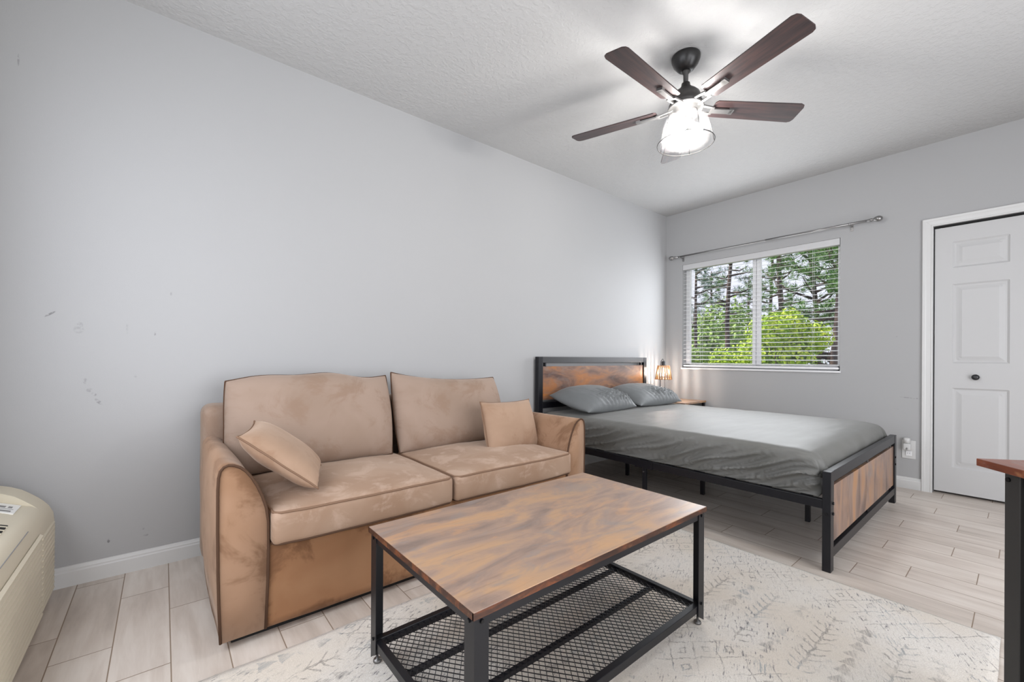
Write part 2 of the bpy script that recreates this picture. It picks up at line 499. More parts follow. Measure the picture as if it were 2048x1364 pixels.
# ------------------------------------------------------------------ room shell
T = 0.14
WY0, WY1, WZ0, WZ1 = 1.03, 2.48, 0.915, 2.075        # far window opening
DY0, DY1, DZ1 = -0.475, 0.453, 2.035                # closet door opening

bm = nb(); box(bm, XR - T, YR - T, -0.1, L + 0.75, W + T, 0)
floor = struct(obj('floor', bm, M_FLOOR))
bm = nb(); box(bm, XR - T, YR - T, H, L + 0.75, W + T, H + 0.12)
struct(obj('ceiling', bm, M_CEIL))
bm = nb(); box(bm, XR - T, W, 0, L + T, W + T, H)
struct(obj('wall_left', bm, M_WL))
bm = nb()
for (y0, z0, y1, z1) in ((WY1, 0, W, H), (WY0, 0, WY1, WZ0), (WY0, WZ1, WY1, H), (DY1, 0, WY0, H), (DY0, DZ1, DY1, H), (YR, 0, DY0, H)):
    box(bm, L, y0, z0, L + T, y1, z1)
struct(obj('wall_back', bm, M_WB))
bm = nb()
for (x0, z0, x1, z1) in ((XR, 0, 0.1, H), (0.1, 2.1, 3.2, H), (3.2, 0, L + T, H)):
    box(bm, x0, YR - T, z0, x1, YR, z1)
struct(obj('wall_right', bm, M_W))
bm = nb()
for (y0, z0, y1, z1) in ((YR - T, 0, 0.35, H), (0.35, 0, 2.35, 0.72), (0.35, 2.1, 2.35, H), (2.35, 0, W, H)):
    box(bm, XR - T, y0, z0, XR, y1, z1)
struct(obj('wall_front', bm, M_W))
bm = nb(); box(bm, L + T, -0.6, 0, L + 0.7, -0.56, H); box(bm, L + T, 0.56, 0, L + 0.7, 0.6, H); box(bm, L + 0.7, -0.6, 0, L + 0.75, 0.6, H)
struct(obj('wall_closet', bm, M_W))

def baseboard(name, M, length):
    prof = [(0, 0), (0.013, 0), (0.013, 0.062), (0.010, 0.068), (0.010, 0.074), (0.006, 0.080), (0.004, 0.086), (0, 0.088)]
    bm = nb(); prism(bm, prof, 0, length, 'y')
    for v in bm.verts: v.co = M @ v.co
    return struct(obj(name, bm, M_TRIM))
baseboard('baseboard_left', Matrix.Translation((XR, W, 0)) @ Matrix.Rotation(rad(-90), 4, 'Z'), L - XR)
baseboard('baseboard_back', Matrix.Translation((L, W, 0)) @ Matrix.Rotation(rad(180), 4, 'Z'), W - 0.511)
baseboard('baseboard_right', Matrix.Translation((L, YR, 0)) @ Matrix.Rotation(rad(90), 4, 'Z'), L - 3.2)

# closet door casing: three moulded boards
def casing_prof(a, b, out=True):
    # a inner edge, b outer edge ; returns (coord, depth) list
    d = b - a
    return [(a, 0), (a, 0.009), (a + d * 0.15, 0.011), (a + d * 0.2, 0.009), (a + d * 0.6, 0.013), (a + d * 0.72, 0.016), (a + d * 0.95, 0.018), (b, 0.014), (b, 0)]
tr = bpy.data.objects.new('trim_1', None); COL.objects.link(tr); struct(tr)
bm = nb()
pr = casing_prof(DY1, DY1 + 0.06)
def side(bm, pr, z0, ztop_in, mirror=1):
    va = [bm.verts.new((L - d, y, z0)) for y, d in pr]
    vb = [bm.verts.new((L - d, y, ztop_in + abs(y - pr[0][0]))) for y, d in pr]
    n = len(pr); bm.faces.new(va); bm.faces.new(vb[::-1])
    for i in range(n):
        j = (i + 1) % n; bm.faces.new((va[i], va[j], vb[j], vb[i]))
side(bm, pr, 0, DZ1); obj('casing_board', bm, M_TRIM, tr)
bm = nb(); side(bm, casing_prof(DY0, DY0 - 0.06), 0, DZ1); obj('casing_board', bm, M_TRIM, tr)
bm = nb()
pz = casing_prof(DZ1, DZ1 + 0.06)
va = [bm.verts.new((L - d, DY1 + (z - DZ1) - 0.0006, z)) for z, d in pz]; vb = [bm.verts.new((L - d, DY0 - (z - DZ1) + 0.0006, z)) for z, d in pz]
bm.faces.new(va); bm.faces.new(vb[::-1])
for i in range(len(pz)):
    j = (i + 1) % len(pz); bm.faces.new((va[i], va[j], vb[j], vb[i]))
obj('casing_board', bm, M_TRIM, tr)

# closet door leaves (bifold) with three raised panels each
def door_leaf(bm, y0, y1, z0, z1, panels, x0, th=0.032):
    def lines(lo, hi, edges):
        s = {lo, hi}
        for a, b in edges:
            for o in (0, 0.006, 0.012, 0.020, 0.034, 0.05):
                s.add(a + o); s.add(b - o)
        return sorted(s)
    ys = lines(y0, y1, {(p_[0], p_[2]) for p_ in panels}); zs = lines(z0, z1, {(p_[1], p_[3]) for p_ in panels})
    prof = [(0, 0), (0.006, 0.005), (0.012, 0.009), (0.020, 0.009), (0.034, 0.006), (0.05, 0.0015)]
    def dep(y, z):
        for a, b, c, d in panels:
            e = min(y - a, c - y, z - b, d - z)
            if e > 1e-6:
                for (e0, d0), (e1, d1) in zip(prof, prof[1:]):
                    if e <= e1 + 1e-6: return d0 + (d1 - d0) * (e - e0) / (e1 - e0)
                return prof[-1][1]
        return 0
    g = [[bm.verts.new((x0 + dep(y, z), y, z)) for z in zs] for y in ys]
    for i in range(len(ys) - 1):
        for j in range(len(zs) - 1):
            bm.faces.new((g[i][j], g[i][j + 1], g[i + 1][j + 1], g[i + 1][j]))
    b = [[bm.verts.new((x0 + th, y, z)) for z in (z0, z1)] for y in (y0, y1)]
    bm.faces.new((b[0][0], b[1][0], b[1][1], b[0][1]))
    bm.faces.new([r[0] for r in g] + [b[1][0], b[0][0]]); bm.faces.new([r[-1] for r in g] + [b[1][1], b[0][1]])
    bm.faces.new(g[0] + [b[0][1], b[0][0]]); bm.faces.new(g[-1] + [b[1][1], b[1][0]])
door = bpy.data.objects.new('door_1', None); COL.objects.link(door); struct(door)
bm = nb()
door_leaf(bm, -0.008, 0.447, 0.018, 2.018, [(0.072, 0.207, 0.352, 0.806), (0.072, 0.99, 0.352, 1.585), (0.072, 1.705, 0.352, 1.902)], L + 0.028)
obj('door_leaf', bm, M_DOOR, door)
bm = nb()
door_leaf(bm, -0.469, -0.014, 0.018, 2.018, [(-0.374, 0.207, -0.094, 0.806), (-0.374, 0.99, -0.094, 1.585), (-0.374, 1.705, -0.094, 1.902)], L + 0.028)
obj('door_leaf', bm, M_DOOR, door)
bm = nb(); lathe(bm, [(0, 0.038), (0.010, 0.037), (0.018, 0.033), (0.021, 0.027), (0.018, 0.020), (0.009, 0.016), (0.007, 0.008), (0.012, 0.002), (0.012, 0)], 24)
k = obj('door_knob', bm, M_BLACKM, door, True, loc=(L + 0.028, 0.232, 0.890)); k.rotation_euler = (0, rad(-90), 0)
bm = nb(); box(bm, L + 0.02, DY0 + 0.005, 2.022, L + 0.055, DY1 - 0.005, 2.035); obj('track', bm, M_DARK, door)
bm = nb(); cyl(bm, (L + 0.04, 0.415, 2.016), (L + 0.04, 0.415, 2.03), 0.004); obj('pivot_pin', bm, M_NICKEL, door)

# far window
M_VINYL = Mat('white_vinyl', color=(0.85, 0.85, 0.86), rough=0.35, spec=0.5).m
M_SLAT = Mat('blind_slat', color=(0.9, 0.9, 0.92), rough=0.35, spec=0.5)
M_SLAT.set('Subsurface Weight', 0.0); M_SLAT = M_SLAT.m
win = bpy.data.objects.new('window_1', None); COL.objects.link(win); struct(win)
bm = nb()
xf0, xf1 = L + 0.085, L + 0.125
for (y0, z0, y1, z1) in ((WY0, WZ0, WY0 + 0.035, WZ1), (WY1 - 0.045, WZ0, WY1, WZ1), (WY0, WZ0, WY1, WZ0 + 0.04), (WY0, WZ1 - 0.04, WY1, WZ1)):
    box(bm, xf0, y0, z0, xf1, y1, z1)
obj('window_frame', bm, M_VINYL, win, bevel=0.002)
bm = nb(); box(bm, xf0 - 0.006, 1.697, WZ0 + 0.04, xf0 + 0.03, 1.733, WZ1 - 0.04); box(bm, xf0 - 0.014, 1.737, WZ0 + 0.03, xf0 + 0.03, 1.768, WZ1 - 0.03)
obj('meeting_stile', bm, M_VINYL, win, bevel=0.002)
bm = nb(); box(bm, xf0 + 0.012, WY0 + 0.03, WZ0 + 0.035, xf0 + 0.016, 1.70, WZ1 - 0.035); obj('pane', bm, M_PANE, win)
bm = nb(); box(bm, xf0 + 0.012, 1.76, WZ0 + 0.035, xf0 + 0.016, WY1 - 0.04, WZ1 - 0.035); obj('pane', bm, M_PANE, win)
bm = nb(); box(bm, L - 0.018, WY0 - 0.008, WZ0 - 0.018, L + 0.09, WY1 + 0.008, WZ0)
obj('window_sill', bm, Mat('sill_marble', color=(0.74, 0.74, 0.75), rough=0.3).m, win, bevel=0.003)

# frames of the unseen window and of the opening added for fill light
bm = nb()
for (y0, z0, y1, z1) in ((0.35, 0.72, 0.39, 2.1), (2.31, 0.72, 2.35, 2.1), (0.35, 0.72, 2.35, 0.76), (0.35, 2.06, 2.35, 2.1), (1.33, 0.72, 1.37, 2.1)):
    box(bm, XR - 0.12, y0, z0, XR - 0.08, y1, z1)
struct(obj('window_2', bm, M_VINYL))
bm = nb()
for (x0, z0, x1, z1) in ((0.1, 0, 0.15, 2.1), (3.15, 0, 3.2, 2.1), (1.62, 0, 1.68, 2.1), (0.1, 2.05, 3.2, 2.1), (0.1, 0, 3.2, 0.05)):
    box(bm, x0, YR - 0.12, z0, x1, YR - 0.08, z1)
struct(obj('fill_opening_frame', bm, M_VINYL))

# ------------------------------------------------------------------ window blind
bl = thing('window_blind', 'white horizontal slat blind lowered over the far window', 'blind', (L, (WY0 + WY1) / 2, 0))
hw = (WY1 - WY0) / 2 - 0.008
yc = (WY0 + WY1) / 2
bm = nb(); box(bm, -0.004, -hw - 0.004, 2.015, 0.055, hw + 0.004, 2.073); obj('valance', bm, Mat('valance_white', color=(0.56, 0.56, 0.565), rough=0.4).m, bl, bevel=0.003)
zs0, pitch = 0.965, 0.0425
nsl = 25
for i in range(nsl):
    z = zs0 + i * pitch
    bm = nb()
    pts = [(0.008 + 0.046 * t / 6, 0.0020 * (1 - ((t - 3) / 3) ** 2) + 0.0072 * (t - 3) / 6) for t in range(7)]
    poly = pts + [(x, z_ - 0.0018) for x, z_ in pts[::-1]]
    prism(bm, poly, -hw, hw, 'y')
    obj('slat', bm, M_SLAT, bl, loc=(0, 0, z))
bm = nb(); box(bm, 0.008, -hw, 0.926, 0.054, hw, 0.944); obj('bottom_rail', bm, M_VINYL, bl, bevel=0.003)
for y in (-0.52, 0.0, 0.52):
    bm = nb()
    for x in (0.009, 0.053): cyl(bm, (x, y, 0.94), (x, y, 2.02), 0.0007, 5)
    obj('ladder_cord', bm, M_VINYL, bl)
bm = nb(); cyl(bm, (-0.004, 0.60, 2.0), (-0.006, 0.60, 1.40), 0.003, 8); obj('tilt_wand', bm, M_VINYL, bl)
bm = nb(); box(bm, -0.002, -hw - 0.006, 2.01, 0.002, -hw - 0.004, 2.075); obj('valance_clip', bm, M_GREYT, bl)

# ------------------------------------------------------------------ curtain rod
cr = thing('curtain_rod', 'thin brushed grey curtain rod with ball finials above the window', 'curtain rod', (L - 0.075, 0, 2.158))
bm = nb(); cyl(bm, (0, 0.84, 0), (0, 2.52, 0), 0.0075, 12); obj('rod', bm, M_STEEL, cr, True)
bm = nb(); cyl(bm, (0, 1.6, 0), (0, 0.84, 0), 0.0095, 12); obj('outer_tube', bm, M_STEEL, cr, True)
for y, s in ((0.765, -1), (2.575, 1)):
    bm = nb(); lathe(bm, [(0, -0.03), (0.012, -0.026), (0.022, -0.012), (0.024, 0), (0.022, 0.012), (0.013, 0.026), (0.008, 0.034), (0.013, 0.04), (0.013, 0.052), (0.009, 0.056), (0.009, 0.08), (0, 0.08)], 16)
    f_ = obj('finial', bm, M_STEEL, cr, True, loc=(0, y, 0)); f_.rotation_euler = (rad(90 * s), 0, 0)
for y in (0.95, 2.47):
    bm = nb(); box(bm, 0.070, y - 0.010, -0.045, 0.0755, y + 0.010, 0.02); box(bm, -0.004, y - 0.004, -0.014, 0.072, y + 0.004, -0.008)
    tube(bm, [(0.011 * math.cos(a), y, 0.011 * math.sin(a)) for a in [rad(150 + 24 * k_) for k_ in range(10)]], 0.003, 6)
    obj('bracket', bm, M_STEEL, cr)

# ------------------------------------------------------------------ wall outlet
ou = thing('wall_outlet', 'white outlet plate with plugs beside the closet door casing', 'outlet', (L, 0.585, 0.308))
bm = nb(); box(bm, -0.006, -0.040, -0.072, 0, 0.040, 0.072); obj('cover_plate', bm, M_TRIM, ou, bevel=0.002)
bm = nb(); box(bm, -0.012, -0.018, -0.050, -0.005, 0.018, -0.012); obj('receptacle', bm, M_VINYL, ou, bevel=0.003)
for s in (-1, 1):
    bm = nb(); box(bm, -0.0128, 0.006 * s - 0.001, -0.034, -0.0118, 0.006 * s + 0.001, -0.024); obj('slot', bm, M_GREYT, ou)
pa = thing('plug_in_freshener', 'small clear white plug-in device on the wall outlet', 'plug-in', (L - 0.006, 0.593, 0.335))
bm = nb(); box(bm, -0.038, -0.022, -0.03, -0.0005, 0.022, 0.022); obj('plug_body', bm, M_TRIM, pa, True, bevel=0.008, bseg=3)
bm = nb(); lathe(bm, [(0.010, 0.022), (0.018, 0.026), (0.021, 0.045), (0.021, 0.062), (0.012, 0.066), (0, 0.066)], 16, (-0.022, 0, 0)); obj('refill_bottle', bm, M_TRIM, pa, True)
bm = nb(); lathe(bm, [(0, 0), (0.006, 0), (0.004, 0.012), (0, 0.014)], 10, (-0.038, -0.002, -0.022)); obj('nub', bm, M_NICKEL, pa)

# ------------------------------------------------------------------ rug
rug = nb()
NX, NY = 96, 62
rx0, rx1, ry0, ry1 = -0.10, 2.365, 0.055, 1.625
def rugxy(i, j):
    u_, v_ = i / NX, j / NY
    x = rx0 + (rx1 - rx0) * u_; y = ry0 + (ry1 - ry0) * v_
    x += 0.02 * (v_ - 0.4) * (u_)             # far edge slightly askew
    if i == NX: x += 0.006 * nz((y * 4, 1, 2))
    if j in (0, NY): y += 0.006 * nz((x * 4, 3, 5))
    return x, y
def rz_(i, j):
    x, y = rugxy(i, j)
    e = 1.0 if 0 < i < NX and 0 < j < NY else 0.55
    return (0.011 + 0.0012 * nz((x * 9, y * 9, 0))) * e
g = [[rug.verts.new((*rugxy(i, j), rz_(i, j))) for j in range(NY + 1)] for i in range(NX + 1)]
for i in range(NX):
    for j in range(NY): rug.faces.new((g[i][j], g[i + 1][j], g[i + 1][j + 1], g[i][j + 1]))
lo = {}
edge = [(i, 0) for i in range(NX + 1)] + [(NX, j) for j in range(1, NY + 1)] + [(i, NY) for i in range(NX - 1, -1, -1)] + [(0, j) for j in range(NY - 1, 0, -1)]
lv = [rug.verts.new((g[i][j].co.x, g[i][j].co.y, 0.0005)) for i, j in edge]
for k_ in range(len(edge)):
    a = edge[k_]; b = edge[(k_ + 1) % len(edge)]
    rug.faces.new((g[a[0]][a[1]], lv[k_], lv[(k_ + 1) % len(edge)], g[b[0]][b[1]]))
r_ = obj('area_rug', rug, M_RUG, smooth=True)
tag(r_, 'cream low-pile rug with faded grey tribal drawing under the coffee table', 'rug')

# ------------------------------------------------------------------ coffee table
TX0, TX1, TY0, TY1, TZ = 0.527, 1.590, 0.767, 1.378, 0.455
cxT, cyT = (TX0 + TX1) / 2, (TY0 + TY1) / 2
ct = thing('coffee_table', 'rustic brown coffee table with black metal legs and wire mesh shelf', 'table', (cxT, cyT, 0))
hx, hy = (TX1 - TX0) / 2, (TY1 - TY0) / 2
bm = nb(); box(bm, -hx, -hy, TZ - 0.0165, hx, hy, TZ)
tt = obj('tabletop', bm, M_TOP, ct, bevel=0.0012)
bm = nb()
e = 0.0008
box(bm, -hx - e, -hy - e, TZ - 0.018, hx + e, -hy + 0.004, TZ - 0.0012); box(bm, -hx - e, hy - 0.004, TZ - 0.018, hx + e, hy + e, TZ - 0.0012)
box(bm, -hx - e, -hy, TZ - 0.018, -hx + 0.004, hy, TZ - 0.0012); box(bm, hx - 0.004, -hy, TZ - 0.018, hx + e, hy, TZ - 0.0012)
obj('edge_banding', bm, M_EDGE, tt)
ins = 0.006; lw = 0.040
for sx in (-1, 1):
    for sy in (-1, 1):
        bm = nb()
        X0, Y0 = sx * (hx - ins), sy * (hy - ins)
        zt, zb = TZ - 0.0185, 0.026
        # L profile leg with chamfered foot
        def plate(p0, p1, p2, p3, off):
            a = [bm.verts.new(q) for q in (p0, p1, p2, p3)]; b = [bm.verts.new(Vector(q) + Vector(off)) for q in (p0, p1, p2, p3)]
            bm.faces.new(a); bm.faces.new(b[::-1])
            for i in range(4): bm.faces.new((a[i], a[(i + 1) % 4], b[(i + 1) % 4], b[i]))
        plate((X0, Y0, zb), (X0 - sx * lw, Y0, zb + 0.026), (X0 - sx * lw, Y0, zt), (X0, Y0, zt), (0, -sy * 0.003, 0))
        plate((X0, Y0 - sy * 0.003, zb + 0.002), (X0, Y0 - sy * lw, zb + 0.026), (X0, Y0 - sy * lw, zt), (X0, Y0 - sy * 0.003, zt), (-sx * 0.003, 0, 0))
        lg = obj('leg', bm, M_BLK, ct)
        bm = nb(); xx, yy = X0 - sx * 0.016, Y0 - sy * 0.016
        lathe(bm, [(0, 0.0), (0.013, 0.0), (0.014, 0.004), (0.012, 0.009), (0.004, 0.010), (0.004, 0.045), (0, 0.045)], 16, (xx, yy, 0.0125))
        obj('levelling_foot', bm, M_NICKEL, lg, True)
        for zz in (TZ - 0.030, 0.095):
            for (px, py, ax) in ((X0 - sx * 0.020, Y0, 'y'), (X0, Y0 - sy * 0.020, 'x')):
                bm = nb()
                d = Vector((0, sy, 0)) if ax == 'y' else Vector((sx, 0, 0))
                c0 = Vector((px, py, zz)); cyl(bm, c0, c0 + d * 0.003, 0.0055, 10); cyl(bm, c0 + d * 0.003, c0 + d * 0.0045, 0.0045, 10)
                obj('bolt', bm, M_BOLT, lg)
for sy in (-1, 1):
    bm = nb(); y = sy * (hy - ins - 0.003)
    box(bm, -hx + ins + lw * 0.4, min(y, y - sy * 0.018), TZ - 0.044, hx - ins - lw * 0.4, max(y, y - sy * 0.018), TZ - 0.019); obj('apron_rail', bm, M_BLK, ct)
for sx in (-1, 1):
    bm = nb(); x = sx * (hx - ins - 0.003)
    box(bm, min(x, x - sx * 0.018), -hy + ins + 0.02, TZ - 0.044, max(x, x - sx * 0.018), hy - ins - 0.02, TZ - 0.019); obj('apron_rail', bm, M_BLK, ct)
SZ = 0.090
bm = nb()
ax0, ay0 = hx - ins - 0.004, hy - ins - 0.004
for sy in (-1, 1): box(bm, -ax0, min(sy * ay0, sy * (ay0 - 0.022)), SZ - 0.028, ax0, max(sy * ay0, sy * (ay0 - 0.022)), SZ)
for sx in (-1, 1): box(bm, min(sx * ax0, sx * (ax0 - 0.022)), -ay0 + 0.022, SZ - 0.028, max(sx * ax0, sx * (ax0 - 0.022)), ay0 - 0.022, SZ)
obj('shelf_frame', bm, M_BLK, ct, bevel=0.0015)
bm = nb()
mx_, my_ = ax0 - 0.02, ay0 - 0.02
dx, dy = 0.023, 0.030
zt = SZ - 0.008
def clipseg(p, d):
    t0, t1 = -10, 10
    for i, h_ in ((0, mx_), (1, my_)):
        a = (-h_ - p[i]) / d[i]; b = (h_ - p[i]) / d[i]
        t0 = max(t0, min(a, b)); t1 = min(t1, max(a, b))
    return (t0, t1) if t1 - t0 > 0.004 else None
for s in (-1, 1):
    d = Vector((dx, s * dy)).normalized()
    n_ = Vector((-d.y, d.x))
    for k_ in range(-75, 76):
        p0 = Vector((k_ * dx, 0))
        q = clipseg(p0, d)
        if not q: continue
        a = p0 + d * q[0]; b = p0 + d * q[1]
        hwid = 0.0009
        z0 = zt - 0.0008 + (0.0006 if s > 0 else -0.0006)
        vs = []
        for p_ in (a, b):
            for (o, zz) in ((-1, -1), (1, -1), (1, 1), (-1, 1)):
                vs.append(bm.verts.new((p_.x + n_.x * hwid * o, p_.y + n_.y * hwid * o, z0 + 0.0011 * zz)))
        for f_ in ((0, 1, 5, 4), (1, 2, 6, 5), (2, 3, 7, 6), (3, 0, 4, 7), (3, 2, 1, 0), (4, 5, 6, 7)):
            bm.faces.new([vs[i] for i in f_])
obj('mesh_shelf', bm, M_BLK, ct)
for y in (-0.093, 0.093):
    bm = nb(); box(bm, -ax0 + 0.01, y - 0.008, SZ - 0.026, ax0 - 0.01, y + 0.008, SZ - 0.011); obj('support_bar', bm, M_BLK, ct, bevel=0.0015)

# ------------------------------------------------------------------ sofa
SY0 = 1.74
so = thing('sofa', 'tan suede two-seat sofa with black plinth against the left wall', 'sofa', (1.085, 2.2, 0))
O = Vector((1.085, 2.2, 0))
def armprof(mirror=False):
    pts = [(0.290, 0.032), (0.155, 0.032), (0.150, 0.15), (0.147, 0.27), (0.145, 0.42), (0.145, 0.56), (0.147, 0.600), (0.152, 0.622), (0.162, 0.635), (0.176, 0.6395), (0.192, 0.636),
           (0.210, 0.627), (0.228, 0.610), (0.245, 0.585), (0.262, 0.552), (0.278, 0.512), (0.290, 0.470), (0.297, 0.42), (0.298, 0.34), (0.296, 0.2)]
    if mirror: pts = [(2.168 - x, z) for x, z in pts]
    return pts
def build_arm(mirror):
    pr = armprof(mirror)
    bm = nb(); ys = [SY0 + 0.004, SY0 + 0.012] + [SY0 + 0.012 + (2.62 - SY0 - 0.012) * i / 14 for i in range(1, 15)]
    out = 1 if mirror else -1
    cxp = sum(p_[0] for p_ in pr) / len(pr)
    rings = []
    for y in ys:
        t = (y - SY0) / (2.62 - SY0)
        ring = []
        for (x, z) in pr:
            s = 0.985 if y == ys[0] else 1.0
            bow = out * 0.022 * math.sin(PI * min(1, t * 1.1)) * max(0, 1 - abs(z - 0.30) / 0.36) if (x - cxp) * out > 0.02 else 0
            wig = 0.0035 * nz((x * 3, y * 7, z * 7), 1, 2)
            ring.append(bm.verts.new((cxp + (x - cxp) * s + bow + wig - O.x, y - O.y, max(0.03, z * s + (0.0 if z < 0.4 else wig) - 0.006 * t * (z > 0.4)))))
        rings.append(ring)
    n = len(pr)
    for a, b in zip(rings, rings[1:]):
        for i in range(n): bm.faces.new((a[i], a[(i + 1) % n], b[(i + 1) % n], b[i]))
    bm.faces.new(rings[0]); bm.faces.new(rings[-1][::-1])
    arm = obj('arm', bm, M_SU_A, so, True, bevel=0)
    bm = nb(); loop = pr[1:-1]
    # smooth the loop
    pts = [Vector((x - O.x, SY0 + 0.004 - O.y, z)) for x, z in (pr[1:] + [pr[0]])]
    tube(bm, pts, 0.0048, 7); obj('piping', bm, M_PIPE, arm, True)
build_arm(False); build_arm(True)
# back frame
def f_back(v):
    return v + Vector((0, 0.0, 0.004 * nz(v, 5)))
bm = nb(); rbox(bm, 0.865, 0.085, 0.372, 0.045, (16, 2, 6), f_back)
obj('back_frame', bm, M_SU_B, so, True, loc=(1.008 - O.x, 2.545 - O.y, 0.408))
# base front
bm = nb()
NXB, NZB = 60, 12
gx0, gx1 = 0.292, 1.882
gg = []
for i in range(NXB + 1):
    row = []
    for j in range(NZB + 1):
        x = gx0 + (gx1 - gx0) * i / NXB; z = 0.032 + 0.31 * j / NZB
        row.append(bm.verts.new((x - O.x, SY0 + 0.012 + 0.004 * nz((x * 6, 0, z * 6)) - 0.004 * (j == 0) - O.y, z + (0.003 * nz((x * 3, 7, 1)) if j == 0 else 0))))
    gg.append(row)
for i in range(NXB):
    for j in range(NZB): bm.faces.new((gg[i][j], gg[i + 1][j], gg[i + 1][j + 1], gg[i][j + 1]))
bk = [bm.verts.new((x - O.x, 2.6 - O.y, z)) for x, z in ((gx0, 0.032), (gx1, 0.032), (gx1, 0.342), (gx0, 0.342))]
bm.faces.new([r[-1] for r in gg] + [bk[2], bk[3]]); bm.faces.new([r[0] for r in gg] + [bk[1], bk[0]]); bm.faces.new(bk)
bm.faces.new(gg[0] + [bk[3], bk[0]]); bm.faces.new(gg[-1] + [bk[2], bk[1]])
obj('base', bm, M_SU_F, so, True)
bm = nb(); box(bm, 0.19 - O.x, SY0 + 0.045 - O.y, 0.0, 1.98 - O.x, 2.56 - O.y, 0.034); obj('plinth', bm, M_DARK, so)
# seat cushions
def seat(x0, x1, seed):
    hx_, hy_, hz_ = (x1 - x0) / 2, 0.335, 0.062
    def fn(v):
        tx, ty = v.x / hx_, v.y / hy_
        d = (1 - min(1, abs(tx)) ** 2.4) * (1 - min(1, abs(ty)) ** 2.2)
        z = v.z + (0.034 * d if v.z > 0 else -0.003 * d)
        fx = 0.010 * (1 - min(1, abs(tx)) ** 2) * (-1 if v.y < 0 else 0)
        wob = 0.006 * nz((v.x * 5 + seed, v.y * 5, v.z * 3)) + 0.003 * nz((v.x * 14 + seed, v.y * 14, 1))
        pinch = 0.006 * (abs(tx) ** 8) * (abs(ty) ** 8)
        return Vector((v.x * (1 - pinch), v.y + fx + 0.5 * wob * (abs(ty) > 0.9), z + wob * (0.3 + d)))
    bm = nb(); mp = rbox(bm, hx_, hy_, hz_, 0.022, (26, 20, 4), fn)
    loc = ((x0 + x1) / 2 - O.x, 1.70 + hy_ - O.y, 0.394)
    c = obj('seat_cushion', bm, M_SU_S, so, True, loc=loc)
    for zz, nm in ((hz_, 1), (-hz_, 0)):
        pts = []
        r = 0.03
        def corner(cx_, cy_, a0):
            return [(cx_ + r * math.cos(rad(a0 + k_ * 15)), cy_ + r * math.sin(rad(a0 + k_ * 15))) for k_ in range(7)]
        loop = []
        n_ = 24
        a, b = hx_ - r, hy_ - r
        loop += corner(a, b, 0) + [(a - 2 * a * k_ / n_, hy_) for k_ in range(1, n_)] + corner(-a, b, 90) + [(-hx_, b - 2 * b * k_ / n_) for k_ in range(1, n_)] \
            + corner(-a, -b, 180) + [(-a + 2 * a * k_ / n_, -hy_) for k_ in range(1, n_)] + corner(a, -b, 270) + [(hx_, -b + 2 * b * k_ / n_) for k_ in range(1, n_)]
        for (x, y) in loop:
            q = mp((x, y, zz - 0.0 * zz))
            s = Vector((x, y, 0)).normalized() * 0.0005
            # sit on the rounded edge
            q2 = fn(Vector((x * (1 - 0.006 / hx_), y * (1 - 0.006 / hy_), zz - math.copysign(0.006, zz))))
            pts.append(q2 + s)
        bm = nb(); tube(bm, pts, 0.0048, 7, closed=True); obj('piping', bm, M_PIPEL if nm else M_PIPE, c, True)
seat(0.303, 1.056, 3); seat(1.064, 1.868, 9)

def pillow_mesh(bm, w, h, t, n=30, seed=0, corner=0.06, wr=0.004, fn=None, pw=2.6, sq=0.08, ears=0.012):
    """soft cushion in the xz plane, thickness along y; returns the seam loop"""
    def P(u, v, s):
        au, av = abs(u), abs(v)
        th = t * ((1 - au ** pw) ** 0.5) * ((1 - av ** pw) ** 0.5)
        # edges draw in between the corners
        x = u * w / 2 * (1 - corner * (1 - av ** 2) * au ** 3 * 0.6)
        z = v * h / 2 * (1 - corner * (1 - au ** 2) * av ** 3)
        x *= math.sqrt(1 - sq * v * v); z *= math.sqrt(1 - sq * u * u)
        x += math.copysign(ears, u) * (au ** 10) * (av ** 10); z += math.copysign(ears, v) * (au ** 10) * (av ** 10)
        wv = wr * nz((x * 9 + seed, s * 2, z * 9)) + wr * 0.6 * nz((x * 24 + seed, s * 2, z * 16))
        m_ = th / max(t, 1e-6)
        p_ = Vector((x, s * th + wv * m_ ** 0.3 * s + 0.5 * wv, z))
        return fn(p_, u, v, s) if fn else p_
    def par(i): 
        a = -1 + 2 * i / n
        return math.sin(a * PI / 2) * 0.75 + a * 0.25
    G = {}
    for s in (-1, 1):
        for i in range(n + 1):
            for j in range(n + 1):
                bd = i in (0, n) or j in (0, n)
                k_ = (i, j, 0 if bd else s)
                if k_ not in G: G[k_] = bm.verts.new(P(par(i), par(j), 0 if bd else s))
    def gv(i, j, s): return G[(i, j, 0 if (i in (0, n) or j in (0, n)) else s)]
    for s in (-1, 1):
        for i in range(n):
            for j in range(n):
                f_ = [gv(i, j, s), gv(i + 1, j, s), gv(i + 1, j + 1, s), gv(i, j + 1, s)]
                bm.faces.new(f_ if s < 0 else f_[::-1])
    loop = [(i, 0) for i in range(n)] + [(n, j) for j in range(n)] + [(i, n) for i in range(n, 0, -1)] + [(0, j) for j in range(n, 0, -1)]
    return [gv(i, j, 0).co.copy() for i, j in loop]

